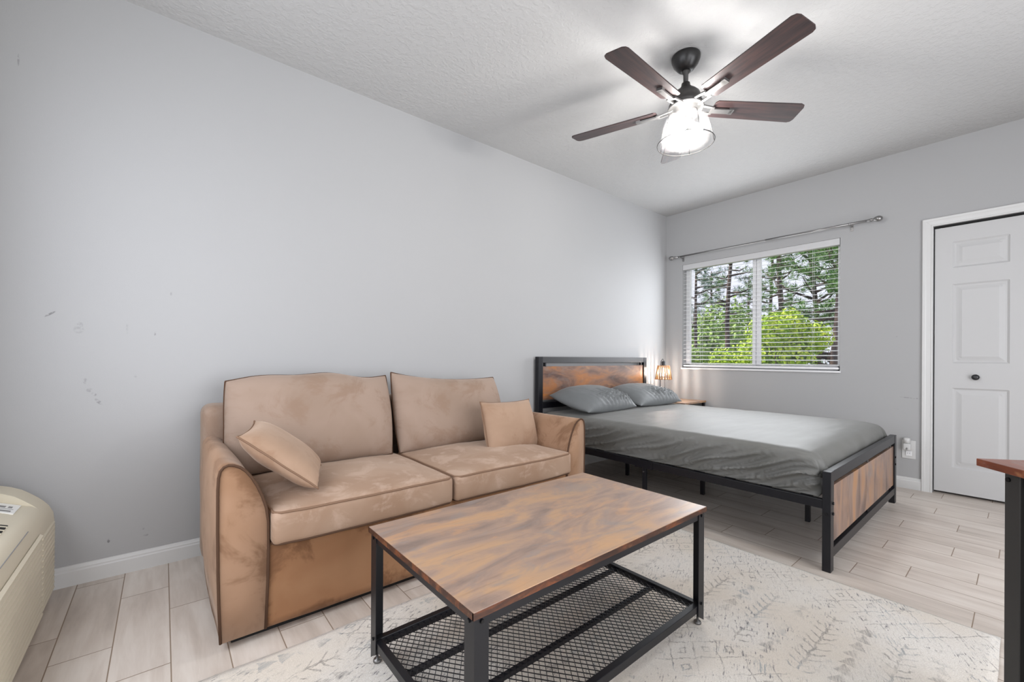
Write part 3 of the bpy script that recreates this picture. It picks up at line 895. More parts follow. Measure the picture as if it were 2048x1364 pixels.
def back_cushion(xc, w, h, z0, tilt, seed, yb, topfn):
    bm = nb()
    loop = pillow_mesh(bm, w, h, 0.105, 34, seed, 0.03, 0.007, topfn, pw=3.4, ears=0.0)
    M_ = Matrix.Rotation(rad(-tilt), 4, 'X')
    c = obj('back_cushion', bm, M_SU_B, so, True, loc=(xc - O.x, yb - O.y, z0 + h / 2 * math.cos(rad(tilt))))
    c.rotation_euler = (rad(-tilt), 0, 0)
    bm = nb(); tube(bm, loop, 0.0042, 6, closed=True); obj('piping', bm, M_PIPE, c, True)
def topL(p_, u, v, s):
    if v > 0: p_.z += v * (0.012 * math.sin(u * 3.2 + 2.0) + 0.010 * math.sin(u * 7) * 0.7 - 0.004)
    if v < 0: p_.x += 0.01 * v
    return p_
def topR(p_, u, v, s):
    if v > 0: p_.z += v * (0.014 * (abs(u) ** 3) * (1.3 if u < 0 else 0.6) - 0.016 * math.cos(u * 1.8) - 0.02 * u)
    if u > 0: p_.x -= 0.012 * v * u - 0.008
    return p_
back_cushion(0.628, 0.83, 0.49, 0.452, 16, 4, 2.375, topL)
back_cushion(1.448, 0.80, 0.46, 0.448, 16, 13, 2.375, topR)

# throw pillows
def throw(name, label, loc, rot, w, h, t, seed, group):
    th_ = thing(name, label, 'pillow', loc)
    th_.rotation_euler = rot
    bm = nb()
    def fn(p_, u, v, s):
        g_ = max(0, -v - 0.45)
        p_.y += 0.010 * g_ * math.sin(u * 26 + seed) * (1 - u * u) + 0.004 * s * math.sin(u * 17 + seed * 3) * g_
        return p_
    loop = pillow_mesh(bm, w, h, t, 26, seed, 0.10, 0.004, fn, ears=0.004, pw=2.9)
    obj('cover', bm, M_SU_P, th_, True)
    bm = nb(); tube(bm, loop, 0.0036, 6, closed=True); obj('piping', bm, M_PIPEL, th_, True)
    return th_
# leaning on the left arm: local z runs up the slope
def orient(xax, zax):
    xa = Vector(xax).normalized(); za = Vector(zax); za = (za - xa * za.dot(xa)).normalized(); ya = za.cross(xa)
    return Matrix((xa, ya, za)).transposed().to_euler()
throw('throw_pillow', 'small tan suede pillow leaning on the sofa\'s left arm', (0.395, 1.985, 0.610), orient((0.30, 1.0, 0.02), (-0.72, 0.22, 0.62)), 0.37, 0.36, 0.062, 5, 'tan throw pillows on the sofa')
throw('throw_pillow', 'small tan suede pillow standing at the sofa\'s right arm', (1.684, 2.055, 0.588), orient((1.0, 0.14, -0.03), (0.0, 0.30, 1.0)), 0.46, 0.33, 0.068, 8, 'tan throw pillows on the sofa')

# ------------------------------------------------------------------ bed frame
BX0, BX1, BY0, BY1 = 2.444, 4.040, 0.585, 2.655
bd = thing('double_bed', 'black metal bed frame with rustic wood headboard and footboard', 'bed', ((BX0 + BX1) / 2, (BY0 + BY1) / 2, 0), rad(0.0))
bc = Vector(((BX0 + BX1) / 2, (BY0 + BY1) / 2, 0))
def pb(name, x0, y0, z0, x1, y1, z1, mat=M_BLK, par=None, bev=0.002):
    bm = nb(); box(bm, x0 - bc.x, y0 - bc.y, z0, x1 - bc.x, y1 - bc.y, z1); return obj(name, bm, mat, par or bd, bevel=bev)
ps = 0.050
# footboard
for x in (BX0, BX1 - ps): 
    lg = pb('foot_post', x, BY0, 0, x + ps, BY0 + 0.035, 0.478)
    for z in (0.325, 0.275):
        bm = nb(); cyl(bm, (x + (0.034 if x == BX0 else 0.012) - bc.x, BY0 - bc.y, z), (x + (0.034 if x == BX0 else 0.012) - bc.x, BY0 - 0.005 - bc.y, z), 0.007, 12)
        obj('bolt', bm, M_BOLT, lg)
    if x == BX0:
        bm = nb(); cyl(bm, (x - bc.x, BY0 + 0.018 - bc.y, 0.275), (x - 0.005 - bc.x, BY0 + 0.018 - bc.y, 0.275), 0.007, 12)
        obj('bolt', bm, M_BOLT, lg)
pb('foot_rail', BX0 + ps, BY0 + 0.002, 0.425, BX1 - ps, BY0 + 0.033, 0.478, M_BLK)
pb('foot_rail', BX0 + ps, BY0 + 0.002, 0.062, BX1 - ps, BY0 + 0.033, 0.108)
pb('foot_panel', BX0 + ps, BY0 + 0.009, 0.128, BX1 - ps, BY0 + 0.025, 0.402, M_FOOT, bev=0.001)
for x in (BX0 + ps + 0.01, (BX0 + BX1) / 2, BX1 - ps - 0.08):
    pb('spacer', x, BY0 + 0.012, 0.400, x + 0.012, BY0 + 0.022, 0.427, M_STEEL, bev=0); pb('spacer', x, BY0 + 0.012, 0.106, x + 0.012, BY0 + 0.022, 0.130, M_BLK, bev=0)
# headboard
HYa, HYb = 2.610, 2.655
for x in (BX0, BX1 - ps): pb('head_post', x, HYa, 0, x + ps, HYb, 1.025, M_BLK)
pb('head_rail', BX0 + ps, HYa + 0.002, 0.973, BX1 - ps, HYb - 0.002, 1.0245, M_CHAR)
pb('head_rail', BX0 + ps, HYa + 0.002, 0.585, BX1 - ps, HYb - 0.002, 0.635)
pb('head_panel', BX0 + ps, HYa + 0.010, 0.655, BX1 - ps, HYb - 0.012, 0.942, M_HEAD, bev=0.001)
for x in (BX0 + ps + 0.03, BX1 - ps - 0.045): pb('spacer', x, HYa + 0.01, 0.940, x + 0.016, HYa + 0.03, 0.975, M_BLK, bev=0)
# side rails, centre rail, slats, legs
for x, s in ((BX0 + 0.006, 1), (BX1 - 0.036, -1)):
    sr = pb('side_rail', x, BY0 + 0.035, 0.296, x + 0.030, HYa, 0.340)
    bm = nb(); xo = x - 0.002 if s > 0 else x + 0.032
    box(bm, xo - 0.002 - bc.x, 1.535 - bc.y, 0.292, xo + 0.002 - bc.x, 1.665 - bc.y, 0.343)
    for y in (1.552, 1.648): cyl(bm, (xo - bc.x, y - bc.y, 0.330), (xo - s * 0.006 - bc.x, y - bc.y, 0.330), 0.005, 10)
    obj('joint_plate', bm, M_BLK, sr)
    lg = pb('leg', x + 0.002, 1.590, 0, x + 0.026, 1.614, 0.296, M_BLK)
    bm = nb(); cyl(bm, (x + 0.002 - bc.x, 1.602 - bc.y, 0.268), (x - 0.004 - bc.x, 1.602 - bc.y, 0.268), 0.004, 10); obj('bolt', bm, M_NICKEL, lg)
pb('centre_rail', 3.108, BY0 + 0.035, 0.292, 3.134, HYa, 0.330)
for y in (0.865, 1.535, 2.20): pb('leg', 3.106, y - 0.013, 0, 3.132, y + 0.013, 0.292)
for i in range(11):
    y = BY0 + 0.09 + i * 0.186
    pb('slat', BX0 + 0.036, y, 0.331, BX1 - 0.036, y + 0.045, 0.341, bev=0)

# ------------------------------------------------------------------ mattress in its fitted sheet
MX0, MX1, MY0, MY1, MZ0, MZ1 = 2.462, 4.022, 0.632, 2.595, 0.343, 0.560
mhx, mhy, mhz = (MX1 - MX0) / 2, (MY1 - MY0) / 2, (MZ1 - MZ0) / 2
def f_mat(v):
    x, y, z = v
    tz = (z + mhz) / (2 * mhz)                       # 0 bottom 1 top
    tx, ty = x / mhx, y / mhy
    low = (-z - (mhz - 0.052)) / 0.052
    if low > 0:
        add = 0.052 * (1 - math.sqrt(max(0, 1 - min(1, low) ** 2))) * 0.8
        if abs(tx) > 0.93: v.x += math.copysign(add, x)
        if abs(ty) > 0.93: v.y += math.copysign(add, y)
    if z > 0:
        d = (1 - abs(tx) ** 3) * (1 - abs(ty) ** 4); v.z += 0.018 * d
        v.z += 0.0022 * nz((x * 2, y * 9 + x * 2, 4)) + 0.0012 * nz((x * 5, y * 22, 1))
        # soft corner drop at the foot
        v.z -= 0.030 * max(0, (-ty - 0.86) / 0.14) ** 2
    # folds on the long near side: slanting creases that gather towards the foot corner
    side_w = max(0.0, (-tx - 0.93) / 0.07)
    if side_w > 0:
        k1 = math.sin((y * 15 + z * 46) + 2.6 * nz((y * 2.4, z * 3, 2)) + 1.0)
        k2 = math.sin((y * 34 + z * 62) + 3.5 * nz((y * 3, z * 3, 9)))
        amt = (0.35 + 0.65 * (1 - ty) / 2) * (1 - 0.55 * tz) * math.sin(PI * min(1, max(0.0, tz * 0.85 + 0.12)))
        ridge = (1 - abs(k1)) ** 3 * 0.018 + (1 - abs(k2)) ** 3 * 0.009
        v.x += side_w * (-ridge * amt * 3.4 + 0.006 + 0.012 * (1 - tz) + 0.006 * nz((y * 2, z * 4, 0)))
        v.z += side_w * 0.004 * nz((y * 3, 5, 1)) * (tz > 0.5)
    endw = max(0.0, (-ty - 0.97) / 0.03)
    if endw > 0:
        v.y += endw * (0.004 * math.sin(x * 24 + z * 30) * (1 - tz) + 0.004 * nz((x * 6, z * 6, 3)))
        # pinched pleat near the corners
        for s in (-1, 1):
            dd = abs(x - s * (mhx - 0.055 - 0.05 * (1 - tz)))
            v.y -= endw * 0.016 * math.exp(-(dd / 0.012) ** 2) * min(1, (1 - tz) * 3 + 0.3)
            v.y += endw * 0.012 * math.exp(-((dd - 0.03) / 0.014) ** 2)
    if tz < 0.05: v.z += 0.003 * nz((x * 8, y * 8, 0)) + 0.002
    return v
bm = nb(); rbox(bm, mhx, mhy, mhz, 0.052, (70, 190, 14), f_mat, 5)
mt = obj('mattress', bm, M_SHEET, None, True, loc=((MX0 + MX1) / 2, (MY0 + MY1) / 2, (MZ0 + MZ1) / 2))
tag(mt, 'mattress in a rumpled dark grey sateen fitted sheet on the black bed', 'mattress')

# bed pillows
def bed_pillow(label, cx_, cy_, z0, rz, w, h, t, seed, tilt):
    bm = nb()
    def fn(p_, u, v, s):
        # flat below, puffed above, gathered creases at the front edge (v=-1)
        q = Vector((p_.x, p_.z, -p_.y))
        if q.z < 0: q.z *= 0.42
        fr_ = max(0.0, min(1, (0.15 - v) / 0.9))
        k_ = math.sin(u * 21 + 5 * v + 3.2 * nz((u * 1.7, v * 1.6, seed))) 
        k2 = math.sin(u * 43 + 9 * v + 3.5 * nz((u * 2.5, v * 2.2, seed + 4)))
        r_ = (1 - abs(k_)) ** 1.6 * 0.034 + (1 - abs(k2)) ** 2 * 0.016
        m_ = (1 - abs(u) ** 6) * (1 - abs(v) ** 8)
        if q.z > -0.004: q.z += (r_ - 0.006) * fr_ * m_ * max(0.0, min(1, (u + 0.55) / 0.5))
        q.y += -0.004 * fr_ * r_ * 60 * m_ * 0.15
        return q
    pillow_mesh(bm, w, h, t, 72, seed, 0.06, 0.006, fn, pw=2.8, sq=0.22, ears=0.012)
    o = obj('bed_pillow', bm, M_PCASE, None, True, loc=(cx_, cy_, z0))
    o.rotation_euler = (rad(tilt), 0, rz)
    return tag(o, label, 'pillow', 'dark grey pillows at the headboard')
bed_pillow('dark grey creased bed pillow nearest the sofa', 2.87, 2.37, 0.646, rad(2), 0.74, 0.47, 0.115, 2, 14)
bed_pillow('dark grey creased bed pillow nearest the bedside lamp', 3.62, 2.37, 0.646, rad(-1), 0.75, 0.46, 0.105, 7, 14)

# ------------------------------------------------------------------ nightstand and bedside lamp
ns = thing('nightstand', 'low brown-topped nightstand in the corner beyond the bed', 'nightstand', (4.295, 2.42, 0))
bm = nb(); box(bm, -0.215, -0.225, 0.545, 0.235, 0.225, 0.563); obj('top', bm, rustic('nightstand_wood', 'y', off=7, rough=0.4), ns, bevel=0.001)
for sx in (-0.205, 0.205):
    for sy in (-0.205, 0.205):
        bm = nb(); box(bm, sx - 0.012 + 0.01, sy - 0.012, 0, sx + 0.022, sy + 0.012, 0.545); obj('leg', bm, M_BLK, ns)
bm = nb(); box(bm, -0.195, -0.205, 0.18, 0.215, 0.205, 0.195); obj('shelf', bm, M_HEAD, ns)

LX, LY = 4.20, 2.505
la = thing('bedside_lamp', 'small lamp with a slatted copper-toned shade on the nightstand', 'lamp', (LX, LY, 0.563))
M_COPPER = Mat('copper_wire_wood', color=S(206, 158, 112), rough=0.35, metal=0.25).m
sz0, sz1, r0_, r1_ = 0.232, 0.372, 0.083, 0.058          # shade bottom and top heights and radii
for (zz, rr_) in ((sz0, r0_), (sz1, r1_)):
    bm = nb(); tube(bm, [(rr_ * math.cos(a), rr_ * math.sin(a), zz) for a in [2 * PI * k_ / 40 for k_ in range(40)]], 0.003, 6, closed=True); obj('shade_ring', bm, M_COPPER, la, True)
for k_ in range(18):
    a = 2 * PI * k_ / 18
    bm = nb()
    tube(bm, [((r0_ + (r1_ - r0_) * t) * math.cos(a), (r0_ + (r1_ - r0_) * t) * math.sin(a), sz0 - 0.008 + (sz1 - sz0 + 0.012) * t) for t in (0, 0.5, 1)], 0.0062, 8)
    obj('shade_slat', bm, M_COPPER, la, True)
bm = nb(); lathe(bm, [(0, 0), (0.065, 0), (0.068, 0.006), (0.06, 0.014), (0, 0.016)], 28, (-0.01, 0.02, 0)); obj('base', bm, M_BLACKM, la, True)
bm = nb(); tube(bm, [(-0.02, 0.03, 0.01), (-0.032, 0.02, 0.10), (-0.036, 0.016, 0.2), (-0.036, 0.016, 0.34), (-0.030, 0.012, 0.42), (-0.012, 0.004, 0.448), (0, 0, 0.432)], 0.004, 10); obj('stem', bm, M_CHAR, la, True)
bm = nb(); lathe(bm, [(0, 0.425), (0.014, 0.425), (0.022, 0.415), (0.022, 0.385), (0.026, 0.378), (0.026, 0.366), (0.016, 0.362), (0.015, 0.345), (0, 0.345)], 20); obj('socket', bm, M_CHAR, la, True)
bm = nb(); tube(bm, [(0.02 * math.cos(2 * PI * k_ / 24), 0.02 * math.sin(2 * PI * k_ / 24), sz1) for k_ in range(24)], 0.0024, 6, closed=True)
for k_ in range(3):
    a = 2 * PI * k_ / 3; tube(bm, [(0.02 * math.cos(a), 0.02 * math.sin(a), sz1), (r1_ * math.cos(a), r1_ * math.sin(a), sz1)], 0.0022, 6)
obj('shade_spider', bm, M_COPPER, la)
bm = nb(); lathe(bm, [(0, 0.262), (0.006, 0.264), (0.011, 0.272), (0.013, 0.284), (0.011, 0.300), (0.009, 0.328), (0.009, 0.345), (0, 0.345)], 20)
obj('bulb', bm, emitter('lamp_bulb', (1.0, 0.88, 0.78), 300), la, True)
bm = nb(); tube(bm, [(-0.03, -0.03, 0.235), (-0.032, -0.03, 0.19), (-0.026, -0.03, 0.15), (0.0, 0.0, 0.10), (0.02, 0.04, 0.03)], 0.0018, 6); obj('pull_cord', bm, M_CHAR, la)

# ------------------------------------------------------------------ desk at the right edge
dd_ = rad(40.0)
dk = thing('desk', 'dark metal desk with thin red-brown wooden top at the right edge', 'desk', (1.745, 0.087, 0), dd_ + PI)
# local +x runs back along the short side towards the camera, local +y runs right along the long side
M_DTOP = rustic('desk_walnut', 'x', scale=1.4, rough=0.3, off=12, pal=[(0.3, S(84, 44, 32)), (0.5, S(112, 60, 42)), (0.65, S(130, 74, 52)), (0.8, S(100, 54, 38))])
bm = nb(); box(bm, 0, 0, 0.722, 0.60, 1.15, 0.742); obj('desktop', bm, M_DTOP, dk, bevel=0.0015)
for (x, y) in ((0.045, 0.03), (0.52, 0.03), (0.045, 1.085), (0.52, 1.085)):
    bm = nb(); box(bm, x, y, 0, x + 0.042, y + 0.042, 0.7215)
    lg = obj('leg', bm, Mat('desk_metal_%d' % int(x * 100 + y * 10), color=(0.028, 0.027, 0.026), rough=0.5).m, dk, bevel=0.002)
    bm = nb(); cyl(bm, (x + 0.012, y, 0.70), (x + 0.012, y - 0.004, 0.70), 0.006, 10); obj('bolt', bm, M_BOLT, lg)
M_DPAN = Mat('desk_panel_black', color=(0.008, 0.009, 0.012), rough=0.35, spec=0.5).m
for y in (0.044, 1.10): 
    bm = nb(); box(bm, 0.087, y, 0.03, 0.52, y + 0.012, 0.69); obj('side_panel', bm, M_DPAN, dk)
    bm = nb(); box(bm, 0.087, y - 0.008, 0.688, 0.52, y + 0.02, 0.7215); obj('top_rail', bm, M_BLK, dk, bevel=0.002)
bm = nb(); box(bm, 0.05, 0.072, 0.30, 0.062, 1.085, 0.7215); obj('modesty_panel', bm, M_DPAN, dk)

# ------------------------------------------------------------------ air conditioner
AY0, AY1 = 1.52, 2.575
ac = thing('air_conditioner', 'cream packaged wall air conditioner with ribbed front grille', 'air conditioner', (XR, (AY0 + AY1) / 2, 0))
oy = (AY0 + AY1) / 2
prof = [(0, 0.02), (0.262, 0.02), (0.274, 0.05), (0.276, 0.31), (0.271, 0.365), (0.258, 0.396), (0.243, 0.417), (0.229, 0.433), (0.206, 0.455), (0.184, 0.474), (0.155, 0.490), (0.126, 0.501), (0.06, 0.512), (0, 0.515)]
prof_low = prof[:7] + [(0.229, 0.428), (0.206, 0.436), (0.184, 0.446), (0.155, 0.458), (0.126, 0.468), (0.06, 0.478), (0, 0.480)]
def acbody(pf, ya, yb, ca, cb):
    bm = nb()
    ys = [ya, ya + 0.008, yb - 0.008, yb]
    rings = []
    for i, y in enumerate(ys):
        s = 0.975 if (i == 0 and ca) or (i == 3 and cb) else 1
        rings.append([bm.verts.new((x * s, y, 0.25 + (z - 0.25) * s)) for x, z in pf])
    n = len(pf)
    for a, b in zip(rings, rings[1:]):
        for i in range(n): bm.faces.new((a[i], a[(i + 1) % n], b[(i + 1) % n], b[i]))
    bm.faces.new(rings[0]); bm.faces.new(rings[-1][::-1])
    return bm
for nm, pf, ya, yb, ca, cb in (('cabinet', prof_low, AY0 - oy, 2.455 - oy, True, False), ('end_cap', prof, 2.455 - oy, AY1 - oy, False, True)):
    body = obj(nm, acbody(pf, ya, yb, ca, cb), M_AC, ac, True)
    body.modifiers.new('es', 'EDGE_SPLIT').split_angle = rad(35)
# louvred front grille in two fields
bm = nb()
for i in range(15):
    z = 0.055 + i * 0.0205
    prism(bm, [(0.274, z), (0.283, z + 0.004), (0.283, z + 0.009), (0.274, z + 0.016)], AY0 + 0.02 - oy, 2.30 - oy, 'y')
obj('front_grille', bm, M_AC, ac)
bm = nb()
for i in range(14):
    z = 0.055 + i * 0.0205
    prism(bm, [(0.2735, z), (0.279, z + 0.006), (0.279, z + 0.009), (0.2735, z + 0.013)], 2.33 - oy, 2.545 - oy, 'y')
obj('end_grille', bm, M_AC, ac)
bm = nb(); box(bm, 0.2555, AY0 + 0.01 - oy, 0.3962, 0.2592, 2.22 - oy, 0.3978)
obj('panel_seam', bm, M_GREYT, ac)
# control panel tray on the sloped top, its label, and the discharge opening
def onslope(y, t):      # t 0..1 from front edge to back of sloped top
    a = Vector((0.229, 0.427)); b = Vector((0.126, 0.468)); p_ = a + (b - a) * t
    return p_
nrm = Vector((0.041, 0.103)).normalized()
def slope_box(name, mat, y0, y1, t0, t1, h0, h1, parent=ac):
    bm = nb(); a = onslope(0, t0); b = onslope(0, t1)
    poly = [(a.x + nrm.x * h0, a.y + nrm.y * h0), (b.x + nrm.x * h0, b.y + nrm.y * h0), (b.x + nrm.x * h1, b.y + nrm.y * h1), (a.x + nrm.x * h1, a.y + nrm.y * h1)]
    prism(bm, poly, y0 - oy, y1 - oy, 'y'); return obj(name, bm, mat, parent)
M_ACD = Mat('ac_plastic_shaded', color=S(180, 172, 150), rough=0.5).m
lb = slope_box('control_label', M_LABEL, 2.33, 2.44, 0.25, 0.98, 0.0, 0.0035)
for (a_, b_, t0_, t1_) in ((2.345, 2.36, 0.36, 0.62), (2.345, 2.362, 0.68, 0.90), (2.375, 2.379, 0.34, 0.92), (2.39, 2.41, 0.40, 0.50), (2.39, 2.41, 0.56, 0.88)):
    slope_box('label_print', M_GREYT, a_, b_, t0_, t1_, 0.003, 0.0040, lb)
slope_box('discharge_opening', M_DARK, 1.58, 2.20, 0.14, 0.92, -0.004, 0.0032)
bm = nb()
for i in range(17):
    y = 1.60 + i * 0.036; a = onslope(0, 0.12); b = onslope(0, 0.92)
    prism(bm, [(a.x, a.y), (b.x, b.y), (b.x + nrm.x * 0.006, b.y + nrm.y * 0.006), (a.x + nrm.x * 0.006, a.y + nrm.y * 0.006)], y - oy, y + 0.004 - oy, 'y')
obj('discharge_vanes', bm, M_AC, ac)

# ------------------------------------------------------------------ ceiling fan
FX, FY = 2.21, 1.193
fan = thing('ceiling_fan', 'five-blade dark walnut ceiling fan with caged glass light', 'ceiling fan', (FX, FY, 0))
M_FANM = Mat('fan_dark_metal', color=(0.055, 0.052, 0.050), rough=0.42, metal=0.35).m
M_CAN = Mat('fan_canopy_black', color=(0.012, 0.011, 0.011), rough=0.35).m
bm = nb(); lathe(bm, [(0, H - 0.001), (0.073, H - 0.001), (0.075, H - 0.006), (0.074, H - 0.02), (0.064, H - 0.045), (0.045, H - 0.07), (0.030, H - 0.082), (0.024, H - 0.082), (0.0, H - 0.075)], 40); obj('canopy', bm, M_CAN, fan, True)
bm = nb(); lathe(bm, [(0, 2.60), (0.020, 2.598), (0.022, 2.585), (0.013, 2.575), (0.0125, 2.50), (0, 2.50)], 20); obj('downrod', bm, M_FANM, fan, True)
bm = nb(); lathe(bm, [(0, 2.525), (0.022, 2.525), (0.025, 2.505), (0.032, 2.500), (0.034, 2.488), (0.055, 2.480), (0.072, 2.462), (0.080, 2.440), (0.082, 2.415), (0.088, 2.410), (0.088, 2.398), (0.06, 2.394), (0, 2.394)], 40)
obj('motor_housing', bm, M_FANM, fan, True)
bm = nb(); lathe(bm, [(0, 2.394), (0.092, 2.394), (0.094, 2.388), (0.09, 2.384), (0.066, 2.382), (0.062, 2.362), (0.050, 2.356), (0.050, 2.335), (0, 2.335)], 40); obj('light_fitter', bm, M_NICKEL, fan, True)
BZ = 2.385
for k_ in range(5):
    a = rad(181 + 72 * k_)
    R_ = Matrix.Rotation(a, 4, 'Z')
    pit = Matrix.Rotation(rad(-12), 4, 'X')
    bm = nb()
    # blade outline: rounded root corners, slanted tip
    r0b, r1b, wr_, wt = 0.150, 0.656, 0.056, 0.066
    out = [(r0b, -wr_ + 0.012), (r0b + 0.012, -wr_), (r1b - 0.030, -wt), (r1b - 0.010, -wt + 0.008), (r1b - 0.002, -wt + 0.024), (r1b, wt - 0.022), (r1b - 0.008, wt - 0.006), (r1b - 0.024, wt), (r0b + 0.012, wr_), (r0b, wr_ - 0.012)]
    prism(bm, out, -0.003, 0.003, 'z')
    for v in bm.verts: v.co = pit @ v.co
    bl_ = obj('blade', bm, M_BLADE, fan, loc=(0, 0, BZ + 0.010)); bl_.rotation_euler = (0, 0, a)
    # bracket: open frame below the blade
    bm = nb()
    def bar(p0, p1, w_, z0, z1, zz0=None):
        d = (Vector(p1) - Vector(p0)).normalized(); n_ = Vector((-d.y, d.x)) * w_ / 2
        z0b = z0 if zz0 is None else zz0
        lo_ = [bm.verts.new((p0[0] - n_.x, p0[1] - n_.y, z0b)), bm.verts.new((p1[0] - n_.x, p1[1] - n_.y, z0)), bm.verts.new((p1[0] + n_.x, p1[1] + n_.y, z0)), bm.verts.new((p0[0] + n_.x, p0[1] + n_.y, z0b))]
        hi_ = [bm.verts.new(v.co + Vector((0, 0, z1 - z0))) for v in lo_]
        bm.faces.new(lo_[::-1]); bm.faces.new(hi_)
        for i in range(4): bm.faces.new((lo_[i], lo_[(i + 1) % 4], hi_[(i + 1) % 4], hi_[i]))
    bar((0.062, 0.026), (0.150, 0.020), 0.012, -0.012, -0.004, -0.004); bar((0.062, -0.026), (0.150, -0.020), 0.012, -0.012, -0.004, -0.004)
    bar((0.150, 0.0), (0.262, 0.0), 0.030, -0.012, -0.0045); bar((0.146, 0.026), (0.146, -0.026), 0.014, -0.012, -0.004)
    bar((0.245, 0.0), (0.268, 0.0), 0.034, -0.012, 0.004)
    for v in bm.verts: v.co = pit @ v.co
    br_ = obj('blade_bracket', bm, M_NICKEL, fan, loc=(0, 0, BZ + 0.006)); br_.rotation_euler = (0, 0, a)
# glass shade
SZT = 2.345
sh_prof = [(0.052, SZT), (0.086, SZT - 0.005), (0.107, SZT - 0.020), (0.118, SZT - 0.045), (0.124, SZT - 0.08), (0.128, SZT - 0.115), (0.131, SZT - 0.146)]
bm = nb(); lathe(bm, sh_prof + [(0.1285, SZT - 0.146), (0.1255, SZT - 0.115), (0.1215, SZT - 0.08), (0.1155, SZT - 0.046), (0.105, SZT - 0.022), (0.085, SZT - 0.008), (0.052, SZT - 0.003)], 48)
obj('glass_shade', bm, M_SEEDED, fan, True)
bm = nb()
RR = 0.147
cage = obj('cage_ring', tube(nb(), [(RR * math.cos(2 * PI * k_ / 64), RR * math.sin(2 * PI * k_ / 64), SZT - 0.148) for k_ in range(64)], 0.0022, 6, closed=True), M_CAGE, fan, True)
for k_ in range(5):
    a = rad(20 + 72 * k_)
    pts = [(0.052, SZT + 0.002), (0.092, SZT - 0.002), (0.116, SZT - 0.020), (0.128, SZT - 0.055), (0.137, SZT - 0.10), (RR, SZT - 0.148)]
    bm = nb(); tube(bm, [(r * math.cos(a), r * math.sin(a), z) for r, z in pts], 0.0018, 6); obj('cage_wire', bm, M_CAGE, fan, True)
M_BULB = emitter('fan_bulb', (1.0, 0.97, 0.94), 215)
for k_ in range(3):
    a = rad(75 + 120 * k_); d = Vector((math.cos(a) * 0.55, math.sin(a) * 0.55, -0.80)).normalized()
    p0 = Vector((0, 0, 2.338)) + Vector((math.cos(a), math.sin(a), 0)) * 0.016
    bm = nb(); cyl(bm, p0, p0 + d * 0.038, 0.013, 14); obj('socket', bm, M_NICKEL, fan, True)
    bm = nb(); lathe(bm, [(0, 0.0), (0.010, 0.0), (0.012, 0.010), (0.024, 0.028), (0.029, 0.046), (0.024, 0.064), (0.012, 0.074), (0, 0.076)], 16)
    b_ = obj('bulb', bm, M_BULB, fan, True, loc=p0 + d * 0.034); b_.rotation_euler = d.to_track_quat('Z', 'Y').to_euler()
# pull chain
bm = nb(); tube(bm, [(-0.055, -0.055, 2.35), (-0.056, -0.055, 2.2), (-0.055, -0.056, 2.105)], 0.0009, 5); obj('pull_chain', bm, M_STEEL, fan)

# ------------------------------------------------------------------ outdoors
random.seed(4)
m = Mat('lawn', color=S(84, 104, 52), rough=0.9)
m.set('color', m.mix(m.noise(1.2, 4).sm(0.35, 0.65), S(74, 88, 40), S(122, 136, 84)))
bm = nb(); box(bm, L + 1.0, -25, -0.75, L + 60, 45, -0.65)
gr = obj('ground', bm, m.m); tag(gr, 'grassy ground stretching away outside the window', 'lawn'); struct(gr)
def leafmat(name, a, b, c):
    m = Mat(name, rough=0.6, spec=0.25)
    n = m.noise(2.4, 3); n2 = m.noise(14, 2)
    m.set('color', m.mix(n2.sm(0.45, 0.65), m.mix(n.sm(0.35, 0.65), a, b), c))
    m.set('Subsurface Weight', 0.0)
    return m.m
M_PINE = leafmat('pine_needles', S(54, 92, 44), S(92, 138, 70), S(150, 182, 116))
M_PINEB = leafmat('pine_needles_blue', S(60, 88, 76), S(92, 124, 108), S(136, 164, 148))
M_BUSH = leafmat('bush_leaves', S(120, 160, 34), S(166, 196, 52), S(204, 216, 84))
M_BUSHD = leafmat('shrub_leaves', S(84, 122, 48), S(124, 158, 70), S(168, 186, 104))
m = Mat('bark', rough=0.9); m.set('color', m.mix(m.noise(9, 4, stretch=(1, 1, 0.3)).sm(0.4, 0.6), S(52, 42, 46), S(98, 80, 74))); M_BARK = m.m

